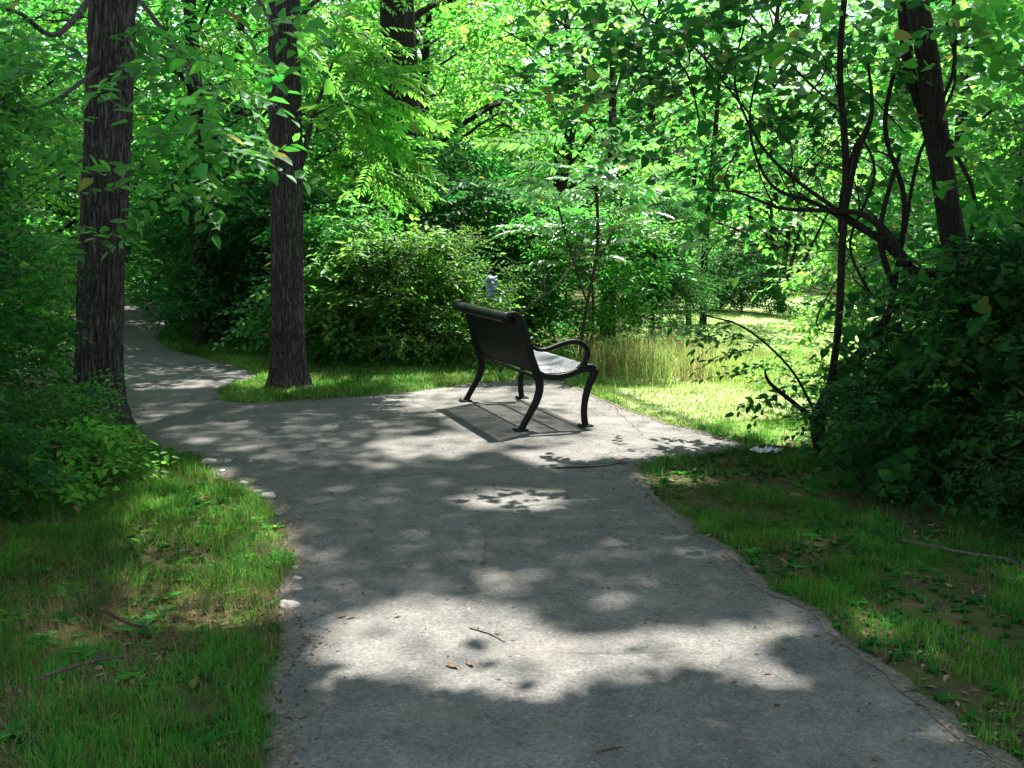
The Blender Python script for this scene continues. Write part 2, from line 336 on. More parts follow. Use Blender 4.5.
def fringe(P, side, seed):
    """washed soil and grit creeping over the rim of the paving"""
    mb = MB(); P = np.array(P); n = len(P); V = []
    for i in range(n):
        t = P[min(i + 1, n - 1)] - P[max(i - 1, 0)]; t = t / (np.linalg.norm(t) + 1e-9); nn = np.array([-t[1], t[0]]) * side
        a = .002 + .05 * max(0, -.06 + mnoise.noise(Vector((P[i][0] * 2.1, P[i][1] * 2.1, seed))) + .12) + .012 * abs(mnoise.noise(Vector((P[i][0] * 17, P[i][1] * 17, seed))))
        V += [(*(P[i] + nn * a), PZ + .003), (*(P[i] + nn * a * .3), PZ + .0045), (*(P[i] - nn * .05), .002), (*(P[i] - nn * .12), -.03)]
    mb.add(V, [(4 * i + k, 4 * i + k + 4, 4 * i + k + 5, 4 * i + k + 1) if side > 0 else (4 * i + k, 4 * i + k + 1, 4 * i + k + 5, 4 * i + k + 4) for i in range(n - 1) for k in range(3)])
    return mb.build('path_edge_soil', DIRT)
def dense(P): 
    out = []
    for a, b in zip(P[:-1], P[1:]):
        a = np.array(a); b = np.array(b); k = max(1, int(np.linalg.norm(b - a) / .03)) if a[1] < 13 else 1
        out += [a + (b - a) * q / k for q in range(k)]
    return out
tag(fringe(dense(R_), 1, 3.3), kind='structure'); tag(fringe(dense(L_), -1, 8.3), kind='structure')

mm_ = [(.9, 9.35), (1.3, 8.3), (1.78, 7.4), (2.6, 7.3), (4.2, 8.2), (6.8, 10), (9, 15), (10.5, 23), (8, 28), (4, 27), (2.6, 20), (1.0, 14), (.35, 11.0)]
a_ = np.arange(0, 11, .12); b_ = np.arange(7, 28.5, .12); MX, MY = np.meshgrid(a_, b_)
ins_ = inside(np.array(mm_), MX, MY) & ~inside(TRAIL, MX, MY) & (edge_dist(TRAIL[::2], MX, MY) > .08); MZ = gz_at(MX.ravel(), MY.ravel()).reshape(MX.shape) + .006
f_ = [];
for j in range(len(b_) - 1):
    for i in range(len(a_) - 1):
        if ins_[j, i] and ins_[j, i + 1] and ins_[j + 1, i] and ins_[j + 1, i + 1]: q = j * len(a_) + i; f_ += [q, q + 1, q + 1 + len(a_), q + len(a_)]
tag(mesh_np('meadow', np.stack([MX.ravel(), MY.ravel(), MZ.ravel()], 1), f_, np.full(len(f_) // 4, 4), None, [SUNLIT_GROUND]), kind='structure')  # sheet laid over the soil to brighten the clearing by its colour

# ------------------------------------------------------------------ leaf templates
def leaf_geo(L, w, shape='oval', droop=.12, fold=.12):
    if shape == 'oval':
        V = [(0, 0, 0), (.3 * L, .48 * w * L, fold * w * L), (.68 * L, .36 * w * L, fold * w * L - droop * L * .35), (L, 0, -droop * L), (.68 * L, -.36 * w * L, fold * w * L - droop * L * .35), (.3 * L, -.48 * w * L, fold * w * L)]
        F = [(0, 3, 2, 1), (0, 5, 4, 3)]
    elif shape == 'heart':
        V = [(.1 * L, 0, 0), (-.04 * L, .3 * w * L, .03 * L), (.22 * L, .52 * w * L, fold * w * L), (.65 * L, .36 * w * L, 0), (L, 0, -droop * L), (.65 * L, -.36 * w * L, 0), (.22 * L, -.52 * w * L, fold * w * L), (-.04 * L, -.3 * w * L, .03 * L)]
        F = [(0, 4, 3, 2, 1), (0, 7, 6, 5, 4)]
    else:
        V = [(0, 0, 0), (.45 * L, .5 * w * L, fold * w * L), (L, 0, -droop * L), (.45 * L, -.5 * w * L, fold * w * L)]
        F = [(0, 2, 1), (0, 3, 2)]
    return np.array(V), F
def rotm(yaw, pitch, roll):
    cy_, sy = np.cos(yaw), np.sin(yaw); c, s = np.cos(pitch), np.sin(pitch); cr, sr = np.cos(roll), np.sin(roll)
    Rz = np.array([[cy_, -sy, 0], [sy, cy_, 0], [0, 0, 1]]); Ry = np.array([[c, 0, -s], [0, 1, 0], [s, 0, c]]); Rx = np.array([[1, 0, 0], [0, cr, -sr], [0, sr, cr]])
    return Rz @ Ry @ Rx
class Tmpl: pass
def make_tmpl(parts):
    V, flat, sizes, midx = [], [], [], []; n = 0
    for v, f, m in parts:
        V.append(v)
        for q in f: flat += [i + n for i in q]; sizes.append(len(q)); midx.append(m)
        n += len(v)
    t = Tmpl(); t.V = np.vstack(V); t.flat = np.array(flat); t.sizes = np.array(sizes); t.midx = np.array(midx); return t
def prism(a, b, ra, rb):
    a = np.array(a, float); b = np.array(b, float); t = b - a; t /= np.linalg.norm(t); u = np.cross(t, [0, 0, 1.]); u /= np.linalg.norm(u) + 1e-9; w = np.cross(t, u)
    V = [a + (u * math.cos(k) + w * math.sin(k)) * ra for k in (0, 2.1, 4.2)] + [b + (u * math.cos(k) + w * math.sin(k)) * rb for k in (0, 2.1, 4.2)]
    return np.array(V), [(0, 1, 4, 3), (1, 2, 5, 4), (2, 0, 3, 5)], 1
def spray(L=.45, n=9, leaf=.085, w=.55, shape='oval', twig=.0025, droop=.15, seed=0, tilt=18):
    r = random.Random(seed); parts = []; curve = lambda t: np.array([L * t, .08 * L * math.sin(t * 3 + seed), -droop * L * t * t + .04 * L * t])
    for k in range(3): parts.append(prism(curve(k / 3), curve((k + 1) / 3), twig * (1 - k * .25), twig * (.75 - k * .25)))
    for i in range(n):
        t = (i + .6) / n if n > 1 else .5; side = 1 if i % 2 else -1; last = i == n - 1
        yaw = side * math.radians(r.uniform(40, 75)) if not last else r.uniform(-.3, .3)
        R = rotm(yaw, math.radians(r.gauss(-8, tilt * .7)), math.radians(r.gauss(0, tilt)))
        v, f = leaf_geo(leaf * r.uniform(.65, 1.1), w * r.uniform(.9, 1.1), shape, droop=r.uniform(.05, .22))
        parts.append((v @ R.T + curve(t), f, 0))
    return make_tmpl(parts)
def frond(L=.5, pairs=9, leaf=.11, w=.3, droop=.35, seed=0, shape='dia'):
    r = random.Random(seed); parts = []; curve = lambda t: np.array([L * t * (1 - .15 * droop * t), 0, .12 * L * t - droop * L * t * t])
    for k in range(3): parts.append(prism(curve(k / 3), curve((k + 1) / 3), .0022 - k * .0005, .0017 - k * .0005))
    for i in range(pairs):
        t = .16 + .82 * i / (pairs - 1)
        for side in (-1, 1):
            R = rotm(side * math.radians(r.uniform(58, 76) - 18 * t), math.radians(r.gauss(-14, 8)), math.radians(r.gauss(0, 12)))
            v, f = leaf_geo(leaf * (1.0 - .35 * abs(t - .45)) * r.uniform(.88, 1.05), w, shape, droop=.15)
            parts.append((v @ R.T + curve(t), f, 0))
    v, f = leaf_geo(leaf * .8, w, shape); parts.append((v @ rotm(0, -.4, 0).T + curve(1), f, 0))
    return make_tmpl(parts)
def rosette(n=8, leaf=.09, w=.4, up=35, seed=0):
    r = random.Random(seed); parts = []
    for i in range(n):
        v, f = leaf_geo(leaf * r.uniform(.6, 1.1), w, 'oval', droop=.35); parts.append((v @ rotm(i * 2.4 + r.uniform(-.3, .3), math.radians(r.uniform(up * .3, up * 1.3)), r.uniform(-.2, .2)).T, f, 0))
    return make_tmpl(parts)
def upstem(h=.5, n=12, leaf=.10, w=.28, seed=0):
    r = random.Random(seed); parts = [prism((0, 0, 0), (0.01, 0, h * .5), .003, .0025), prism((0.01, 0, h * .5), (0, .01, h), .0025, .0015)]
    for i in range(n):
        z = h * (.15 + .85 * i / n); v, f = leaf_geo(leaf * (1.1 - .5 * i / n), w, 'oval', droop=.35)
        parts.append((v @ rotm(i * 2.4, math.radians(25 + 25 * i / n), 0).T + np.array([0, 0, z]), f, 0))
    return make_tmpl(parts)
def singles(leaf, w, shape='oval'):
    v, f = leaf_geo(leaf, w, shape); return make_tmpl([(v, f, 0)])
T = {
 'oval': [spray(.42, 9, .095, .52, 'oval', seed=s) for s in range(5)],
 'big': [spray(.42, 8, .115, .55, 'oval', seed=s + 10, droop=.3) for s in range(5)],
 'heart': [spray(.5, 7, .13, .85, 'heart', seed=s + 20, droop=.25, tilt=28) for s in range(5)],
 'small': [spray(.3, 11, .05, .5, 'dia', seed=s + 30, tilt=28) for s in range(5)],
 'frond': [frond(.55, 9, .12, .3, .35, seed=s) for s in range(4)],
 'longfrond': [frond(.7, 11, .17, .36, .32, seed=s + 5, shape='oval') for s in range(4)],
 'coarse': [spray(.7, 9, .19, .6, 'dia', seed=s + 40, twig=.004) for s in range(4)],
 'vcoarse': [spray(1.3, 10, .36, .6, 'dia', seed=s + 50, twig=.008, tilt=28) for s in range(4)],
 'needle': [spray(.28, 22, .05, .22, 'dia', seed=s + 60, tilt=40) for s in range(3)],
 'upstem': [upstem(.55, 13, .11, .27, seed=s) for s in range(2)],
}
def rot_arr(az, pitch, roll):
    c, s = np.cos(az), np.sin(az); cp, sp = np.cos(pitch), np.sin(pitch); cr, sr = np.cos(roll), np.sin(roll)
    X = np.stack([c * cp, s * cp, sp], 1); Y0 = np.stack([-s, c, 0 * c], 1); Z0 = np.cross(X, Y0)
    Y = Y0 * cr[:, None] + Z0 * sr[:, None]; Z = np.cross(X, Y)
    return np.stack([X, Y, Z], 2)          # columns
class Foliage:
    def __init__(s): s.V = []; s.F = []; s.S = []; s.M = []; s.n = 0
    def put(s, tm, P, R, sc):
        k = len(P)
        if not k: return
        V = np.einsum('kij,vj->kvi', R, tm.V) * sc[:, None, None] + P[:, None, :]
        nv = len(tm.V); s.V.append(V.reshape(-1, 3)); s.F.append((tm.flat[None, :] + (np.arange(k) * nv)[:, None] + s.n).ravel())
        s.S.append(np.tile(tm.sizes, k)); s.M.append(np.tile(tm.midx, k)); s.n += k * nv
    def scatter(s, kind, P, az, pitch=None, roll=None, scale=None):
        P = np.asarray(P); k = len(P)
        if not k: return
        pitch = rng.normal(-.12, .28, k) if pitch is None else pitch; roll = rng.normal(0, .35, k) if roll is None else roll
        scale = rng.uniform(.75, 1.2, k) if scale is None else scale
        R = rot_arr(az, pitch, roll); which = rng.integers(0, len(T[kind]), k)
        for t in range(len(T[kind])):
            m = which == t; s.put(T[kind][t], P[m], R[m], scale[m])
    def build(s, name, mat, parent=None, twig=None):
        if not s.V: return None
        return mesh_np(name, np.vstack(s.V), np.concatenate(s.F), np.concatenate(s.S), np.concatenate(s.M), [mat, twig or TWIG], parent, smooth=False)

# ------------------------------------------------------------------ where the sun comes through the canopy (ground coordinates)
def poly_g(pts): return np.array([at(x, y)[:2] for x, y in pts])
def ell_g(cx, cy_, rx, ry, n=20, seed=0):
    r = random.Random(int(cx * 7 + cy_)); k = [1 + r.uniform(-.22, .22) for _ in range(n)]
    return poly_g([(cx + rx * k[i] * math.cos(2 * math.pi * i / n), cy_ + ry * k[i] * math.sin(2 * math.pi * i / n)) for i in range(n)])
SUNNY = [  # (polygon, share of leaves taken away)
 (poly_g([(300, 650), (350, 612), (420, 596), (520, 606), (570, 640), (650, 628), (760, 622), (840, 632), (800, 642), (765, 652), (790, 680), (808, 702), (740, 692), (690, 676), (610, 690), (560, 708), (500, 708), (450, 702), (420, 692), (345, 690), (300, 700), (322, 670)]), .985),
 (ell_g(505, 502, 62, 11), 1), (ell_g(392, 500, 17, 4), .9), (ell_g(622, 552, 14, 5), .9), (ell_g(497, 580, 27, 9), .95), (ell_g(420, 585, 40, 9), .55), (ell_g(725, 748, 50, 9), .9), (ell_g(800, 722, 14, 5), .95),
 (ell_g(745, 667, 40, 6), .8), (ell_g(820, 690, 30, 4), .9), (ell_g(690, 742, 20, 4), .8), (ell_g(945, 745, 34, 12), .92), (ell_g(900, 712, 20, 8), .8), (ell_g(560, 512, 30, 5), .8), (ell_g(470, 620, 60, 12), 1), (ell_g(430, 722, 20, 5), .7), (ell_g(340, 705, 18, 6), .7),
 (ell_g(440, 448, 60, 13), .97), (poly_g([(530, 392), (600, 388), (720, 436), (740, 446), (690, 458), (600, 462), (540, 470), (500, 455), (560, 445), (600, 435)]), .99),
 (poly_g([(340, 400), (470, 388), (560, 380), (600, 392), (620, 440), (480, 450), (440, 420), (380, 412)]), .93), (poly_g([(130, 392), (130, 384), (250, 378), (330, 374), (330, 384), (240, 388)]), .96),
 (poly_g([(125, 400), (300, 408), (440, 425), (440, 470), (300, 470), (180, 445), (125, 425)]), .55), (poly_g([(130, 331), (178, 326), (190, 320), (130, 314)]), .95),
 (poly_g([(150, 470), (230, 470), (290, 520), (300, 560), (290, 620), (200, 640), (130, 620), (110, 580), (120, 520)]), .85), (ell_g(60, 620, 60, 40), .5),
 (poly_g([(225, 398), (470, 392), (600, 376), (600, 345), (310, 366), (225, 385)]), .93), (ell_g(900, 640, 70, 45), .55), (ell_g(680, 480, 50, 10), .8), (ell_g(560, 560, 300, 40), .2),
 (poly_g([(600, 386), (700, 425), (760, 452), (815, 450), (830, 400), (900, 330), (880, 285), (560, 290), (540, 340), (560, 380)]), .995),
]
_D = lambda: None
def keep_mask(P, extra=1.0):
    """False for leaves whose shadow would fall on a sunny patch of ground"""
    G = P[:, :2] - SOFF[None, :] * P[:, 2:3]
    pr = np.zeros(len(P))
    for poly, a in SUNNY:
        m = inside(poly, G[:, 0], G[:, 1]); pr = np.where(m, np.maximum(pr, a), pr)
    return rng.random(len(P)) > pr * extra

# ------------------------------------------------------------------ trees and shrubs
def trunk_mesh(name, pts, rads, parent, mat, detail=False, extra=None):
    mb = MB(); P = spline(pts, 6); Rr = [float(np.interp(i / (len(P) - 1), np.linspace(0, 1, len(rads)), rads)) for i in range(len(P))]
    if detail:
        P = spline(pts, 64); n = 250; V = []
        P = np.array(P); k = len(P); rr = np.interp(np.linspace(0, 1, k), np.linspace(0, 1, len(rads)), rads)
        for i in range(k):
            z = P[i][2]
            flare = 1 + .5 * math.exp(-max(z, 0) / .2) 
            for j in range(n):
                th = 2 * math.pi * j / n; a, b = math.cos(th), math.sin(th)
                w = mnoise.noise(Vector((a * 2, b * 2, z * 1.1))) * .9
                rid = min(1, abs(mnoise.noise(Vector(((a + w * .1) * 5.4, (b + w * .1) * 5.4, z * 2.4 + w)))) * 2.6) * .75 + min(1, abs(mnoise.noise(Vector((a * 11, b * 11, z * 6)))) * 2.2) * .35
                lob = math.cos(th * 5 + 1) * .11 * math.exp(-max(z, 0) / .25)
                r = rr[i] * (flare * (1 + lob) + .04 * mnoise.noise(Vector((a, b, z * .6)))) + .026 * rid - .018
                V.append((P[i][0] + a * r, P[i][1] + b * r, z))
        F = [(i * n + j, i * n + (j + 1) % n, (i + 1) * n + (j + 1) % n, (i + 1) * n + j) for i in range(k - 1) for j in range(n)]
        mb.add(V, F)
    else: mb.tube(P, Rr, 10 if rads[0] > .05 else 7)
    for e in (extra or []): mb.tube(spline(e[0], 5), [float(x) for x in np.interp(np.linspace(0, 1, 5 * (len(e[0]) - 1) + 1), np.linspace(0, 1, len(e[1])), e[1])], 7)
    return mb.build(name, mat, parent)

def cluster_points(c, rad, n):
    u = rng.normal(size=(n, 3)); u /= np.linalg.norm(u, axis=1)[:, None]; r = rng.random(n) ** .45
    return np.array(c) + u * r[:, None] * np.array(rad)

def plant(name, label, cat, base, trunk_pts, trunk_r, clusters, kind, mat, bark=None, group=None, detail=False, extra=None, scale=1.0, sunfilter=0.0, limbs=True, pitch_mu=-.12):
    """clusters: list of (centre (relative to base), radii, number of sprays)"""
    bz = float(gz_at(base[0], base[1])[0]); B = np.array([base[0], base[1], bz - .02])
    root = tag(empty(name, B), label, cat, group)
    ex = [([np.array(p) for p in e[0]], e[1]) for e in (extra or [])]
    tp = np.array(trunk_pts, float); fo = Foliage()
    for cl in clusters:
        c, rad, n = cl[:3]; kd = cl[3] if len(cl) > 3 else kind
        c = np.array(c, float)
        if limbs:
            zz = min(max(c[2] - np.hypot(c[0], c[1]) * .55, tp[0][2] + .15 * tp[-1][2]), tp[-1][2] * .97)
            k = np.interp(zz, tp[:, 2], np.arange(len(tp))); i0 = int(min(k, len(tp) - 2)); st = tp[i0] + (tp[i0 + 1] - tp[i0]) * (k - i0)
            mid = (st + c) / 2 + rng.normal(0, .06, 3) * np.linalg.norm(c - st) + [0, 0, .08 * np.linalg.norm(c - st)]
            r0 = max(trunk_r[0] * .28 * (1 - .5 * zz / (tp[-1][2] + .01)), .004)
            ex.append(([st, mid, c], [r0, r0 * .6, r0 * .25]))
            for q in range(3):
                e = c + rng.normal(0, .55, 3) * np.array(rad); ex.append(([mid * .4 + c * .6, (mid + c + e) / 3 + rng.normal(0, .03, 3), e], [r0 * .4, r0 * .28, r0 * .1]))
        P = cluster_points(c, rad, n)
        out = P - c + (c - tp[-1] * [1, 1, 0]) * .35; az = np.arctan2(out[:, 1], out[:, 0]) + rng.normal(0, .8, n)
        W = P + B
        if sunfilter: m = keep_mask(W, sunfilter); P, az = P[m], az[m]
        m = P[:, 2] + B[2] > .04 + float(bz); P, az = P[m], az[m]
        fo.scatter(kd, P, az, pitch=rng.normal(pitch_mu, .3, len(P)), scale=rng.uniform(.75, 1.2, len(P)) * scale)
    trunk_mesh('trunk' if cat == 'tree' else 'stem', trunk_pts, trunk_r, root, bark or BARK_D, detail, ex)
    fo.build('crown' if cat == 'tree' else 'foliage', mat, root)
    return root
def blobs(n, cx, cy_, z0, z1, rx, ry, r, per, flat=.45, shape='dome'):
    out = []
    for i in range(n):
        t = (i + .5) / n; z = z0 + (z1 - z0) * t
        w = math.sqrt(max(.05, 1 - t ** 2.2)) if shape == 'dome' else (math.sin(math.pi * (.15 + .8 * t)) ** .6)
        a = i * 2.4 + random.uniform(-.4, .4); q = math.sqrt(random.uniform(.15, 1)) * w
        rr = r * random.uniform(.7, 1.25); out.append(((cx + rx * q * math.cos(a), cy_ + ry * q * math.sin(a), z + random.uniform(-.1, .1)), (rr, rr, rr * flat), int(per * random.uniform(.7, 1.3))))
    return out

# --- left foreground tree and the middle tree with furrowed bark
TB = at(103, 426); TC = at(290, 388)
relB = lambda px, py, d: tuple(at(px, py, d=d) - np.array([TB[0], TB[1], 0]))
treeB = plant('broadleaf_tree', 'thick dark trunk with furrowed bark rising from the shrubs left of the path', 'tree', TB[:2],
      [(0, 0, -.05), (.0, 0, .5), (.10, 0, 1.6), (.24, 0, 3.0), (.42, .05, 5.0), (.5, .1, 8), (.5, .2, 10.5)], [.185, .175, .172, .17, .15, .1, .04],
      [(relB(205, 120, 5.6), (.28, .4, .16), 12, 'big'), (relB(240, 85, 5.4), (.14, .3, .10), 6, 'big'), (relB(180, 50, 5.8), (.35, .4, .2), 12, 'big'), (relB(205, 155, 6.2), (.28, .4, .13), 10), (relB(262, 12, 4.8), (.2, .2, .08), 5, 'big'),
       (relB(50, 50, 6), (.4, .6, .35), 30), (relB(10, 120, 5.8), (.35, .5, .35), 26), (relB(20, 180, 6.4), (.35, .4, .3), 20), (relB(165, 200, 7.4), (.2, .3, .15), 6), (relB(45, 250, 6.6), (.25, .4, .35), 14), (relB(95, 225, 7.2), (.08, .1, .1), 2),
       ((1.5, -.6, 4.4), (.8, .7, .3), 20), ((-.7, -.8, 3.6), (.6, .5, .3), 26)],
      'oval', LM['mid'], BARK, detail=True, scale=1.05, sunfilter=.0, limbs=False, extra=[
       ([(.35, 0, 4.6), relB(100, -60, 7.0), relB(150, 10, 6.4), relB(200, 80, 5.9), relB(245, 105, 5.5), relB(275, 100, 5.3)], [.03, .02, .014, .010, .006, .003]),
       ([relB(150, 10, 6.4), relB(190, 60, 6.2), relB(215, 130, 6.2), relB(240, 160, 6.2)], [.010, .008, .005, .003]),
       ([(.35, 0, 4.4), relB(200, -80, 6.0), relB(255, -10, 5.0), relB(280, 40, 4.6)], [.025, .016, .010, .004]),
       ([(.28, 0, 3.6), relB(60, 30, 7.0), relB(20, 10, 6.4), relB(-20, 0, 6)], [.03, .02, .014, .006]),
       ([relB(85, 155, 7.6), relB(40, 185, 7.2), relB(5, 215, 7.0)], [.009, .006, .004]), ([(.2, 0, 2.9), relB(50, 100, 7), relB(0, 105, 6.4)], [.02, .012, .007])])
treeC = plant('walnut_tree', 'straight tree with grey ridged bark in the grass strip at the path fork', 'tree', TC[:2],
      [(0, 0, -.05), (0, 0, .5), (.02, 0, 1.5), (.05, 0, 3.2), (.08, .0, 5.2), (-.05, .1, 8), (0, .2, 10.5)], [.168, .160, .155, .148, .135, .09, .04],
      [((.75, .5, 3.3), (.4, .5, .3), 30), ((.55, .5, 2.7), (.3, .4, .3), 26), ((1.4, .2, 4.2), (.8, .6, .25), 26), ((.9, .9, 2.2), (.35, .4, .35), 24), ((-.6, .8, 3.4), (.5, .5, .4), 26), ((.3, 1.2, 3.9), (.6, .6, .4), 34), ((.75, .3, 2.9), (.3, .4, .5), 22, 'longfrond'), ((.8, .5, 2.4), (.25, .3, .3), 12, 'longfrond'), ((.6, .1, 3.5), (.35, .4, .3), 12, 'longfrond')],
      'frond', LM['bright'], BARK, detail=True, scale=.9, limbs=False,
      extra=[([(.08, 0, 1.95), (.2, .05, 2.35), (.30, .1, 2.75), (.5, .2, 3.3)], [.035, .03, .022, .012]), ([(.1, 0, 3.45), (.35, -.05, 3.78), (.8, -.1, 3.95), (1.5, -.1, 3.93), (2.3, 0, 4.15)], [.03, .024, .02, .014, .008]), ([(.30, .1, 2.75), (.6, .4, 2.9), (.9, .6, 2.7)], [.014, .01, .005])])
# --- other trunks one can tell apart
dD = 16.0; TD = at(405, 200, d=dD)
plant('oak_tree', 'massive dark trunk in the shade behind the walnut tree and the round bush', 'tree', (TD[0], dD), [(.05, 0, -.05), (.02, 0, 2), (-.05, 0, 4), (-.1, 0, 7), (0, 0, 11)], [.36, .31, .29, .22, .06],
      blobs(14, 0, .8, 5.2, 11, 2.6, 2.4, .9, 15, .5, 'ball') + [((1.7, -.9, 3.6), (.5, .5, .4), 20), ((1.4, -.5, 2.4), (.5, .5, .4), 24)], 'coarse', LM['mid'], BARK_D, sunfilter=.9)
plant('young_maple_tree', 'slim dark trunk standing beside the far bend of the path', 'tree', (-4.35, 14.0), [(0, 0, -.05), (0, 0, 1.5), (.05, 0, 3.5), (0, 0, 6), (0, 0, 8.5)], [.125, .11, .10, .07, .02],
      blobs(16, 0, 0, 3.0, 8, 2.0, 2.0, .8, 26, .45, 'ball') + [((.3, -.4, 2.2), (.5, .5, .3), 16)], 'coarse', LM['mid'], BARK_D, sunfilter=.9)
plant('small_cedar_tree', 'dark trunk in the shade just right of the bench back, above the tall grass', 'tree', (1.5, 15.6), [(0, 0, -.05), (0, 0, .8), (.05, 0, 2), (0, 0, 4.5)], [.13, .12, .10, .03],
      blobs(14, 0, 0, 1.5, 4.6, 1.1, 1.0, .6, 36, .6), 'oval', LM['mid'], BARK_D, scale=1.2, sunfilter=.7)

def gpx(px, d): return ((px - 512) / 1000 * d * 1.0, d)
# --- shrubs of the middle ground
sh = plant('honeysuckle_bush', 'wide rounded yellow-green bush between the walnut tree and the bench', 'bush', (-1.35, 11.9), [(0, 0, -.05), (.05, 0, .4), (0, 0, 1.0)], [.03, .025, .01],
      [(c, rd, n, 'small' if q % 3 else 'oval') for q, (c, rd, n) in enumerate(blobs(40, 0, 0, .2, 1.6, 1.15, .6, .30, 46, .55))] + [((1.06, -.74, .93), (.12, .05, .10), 9, 'small'), ((.97, -.74, .80), (.1, .05, .1), 8, 'small'), ((-.9, .1, 1.35), (.3, .3, .25), 24, 'oval'), ((.8, 0, 1.5), (.35, .3, .2), 30, 'small'), ((1.25, 0, 1.1), (.3, .3, .3), 30, 'small')], 'small', LM['yellow'], TWIG, scale=.95)
plant('leafy_bush', 'dark broad-leaved bush crowding the trunk of the walnut tree on its right', 'bush', (-2.15, 12.4), [(0, 0, -.05), (.05, 0, .5), (0, 0, 1.3)], [.03, .025, .01],
      blobs(20, 0, 0, .2, 1.9, .75, .5, .36, 40, .55), 'oval', LM['mid'], TWIG)
plant('viburnum_bush', 'tall mid-green bush rising behind the yellow-green bush', 'bush', (-.7, 13.6), [(0, 0, -.05), (.05, 0, .8), (0, 0, 2.0)], [.04, .03, .01],
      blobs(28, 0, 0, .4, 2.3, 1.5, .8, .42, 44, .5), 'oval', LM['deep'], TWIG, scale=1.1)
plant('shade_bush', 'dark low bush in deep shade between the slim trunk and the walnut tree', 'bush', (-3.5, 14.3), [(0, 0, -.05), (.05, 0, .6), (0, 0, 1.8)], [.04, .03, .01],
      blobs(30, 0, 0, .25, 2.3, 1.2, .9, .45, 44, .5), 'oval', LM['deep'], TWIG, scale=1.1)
plant('laurel_bush', 'pale glossy leafy shoots against the left of the bush behind the walnut trunk', 'bush', (-2.95, 12.6), [(0, 0, -.05), (.0, 0, .3), (0, 0, .8)], [.015, .012, .006],
      blobs(7, 0, 0, .2, 1.1, .4, .3, .22, 14, .5), 'big', LM['blue'], TWIG, scale=.8)
plant('hedge_bush', 'tall leafy thicket on the inside of the far path bend', 'bush', (-4.6, 17.0), [(0, 0, -.05), (.05, 0, .8), (0, 0, 2.4)], [.04, .03, .01],
      blobs(26, 0, 0, .3, 3.2, 1.2, 1.2, .55, 40, .5), 'oval', LM['mid'], TWIG, scale=1.3)
# tree-of-heaven sapling with big pinnate fronds
AB = (.86, 11.6)
ail = tag(empty('sumac_sapling', (*AB, 0)), 'sapling with long shiny feather-shaped leaves rising beyond the bench armrest', 'tree')
mb = MB(); mb.tube(spline([(-.1, 0, -.05), (.0, 0, .7), (.12, 0, 1.4), (.1, 0, 2.1)], 5), 16 * [.02], 7)
mb.tube(spline([(0, 0, .8), (-.2, 0, 1.4), (-.35, .05, 1.95)], 5), 11 * [.012], 6); mb.tube(spline([(.1, 0, 1.2), (.35, 0, 1.7), (.4, .05, 2.0)], 5), 11 * [.011], 6); mb.build('trunk', TWIG, ail)
fo = Foliage()
for (x, y, z, n) in [(.1, 0, 2.1, 9), (-.35, .05, 1.98, 8), (.4, .05, 2.0, 7), (.1, 0, 1.5, 6), (-.1, -.1, 1.25, 5), (-.5, .1, 1.6, 5), (.6, 0, 1.5, 5), (.3, -.2, 1.75, 4)]:
    az = np.arange(n) * 2.4 + rng.uniform(0, .5, n); fo.scatter('longfrond', np.tile([x, y, z], (n, 1)) + rng.normal(0, .03, (n, 3)), az, pitch=rng.uniform(.05, .7, n), roll=rng.normal(0, .15, n), scale=rng.uniform(.6, .95, n))
F_ = [(545, 150, 3.0, .9), (600, 150, .1, .85), (585, 168, .3, .8), (618, 172, .0, .9), (610, 192, .2, .8), (560, 190, 3.3, .85), (575, 205, 2.9, .8), (565, 170, 2.8, .7), (600, 215, .0, .7), (640, 200, .1, .7), (590, 135, .6, .7), (570, 140, 2.5, .8)]
P_ = np.array([at(a, b, d=11.3) - np.array([AB[0], AB[1], 0]) for a, b, c, d in F_]); az_ = np.array([c for a, b, c, d in F_])
fo.scatter('longfrond', P_, az_, pitch=np.full(len(F_), .28), roll=np.where(np.cos(az_) > 0, -.6, .6), scale=np.array([d for a, b, c, d in F_]) * 1.15)
fo.build('crown', LM['frond'], ail)
plant('undergrowth_bush', 'mixed green bush filling in below the feather-leaved sapling', 'bush', (1.0, 12.9), [(0, 0, -.05), (.05, 0, .5), (0, 0, 1.3)], [.03, .02, .01],
      blobs(22, 0, 0, .55, 2.0, 1.0, .5, .36, 34, .5), 'oval', LM['mid'], TWIG, scale=.9)
plant('juniper_bush', 'dense dark green bush standing behind the tall grass right of the sapling', 'bush', (2.0, 14.2), [(0, 0, -.05), (.0, 0, .8), (0, 0, 2.0)], [.04, .03, .01],
      blobs(20, 0, 0, .3, 2.2, .5, .6, .36, 60, .6), 'needle', LM['deep'], TWIG, scale=1.5)
plant('milkweed_plant', 'upright pale-leaved weed standing out of the tall grass', 'plant', (1.55, 11.3), [(0, 0, -.02), (.0, 0, .3), (.01, 0, .5)], [.006, .005, .004],
      [((0, 0, .45), (.06, .06, .1), 3)], 'upstem', LM['blue'], TWIG, limbs=False, pitch_mu=0)

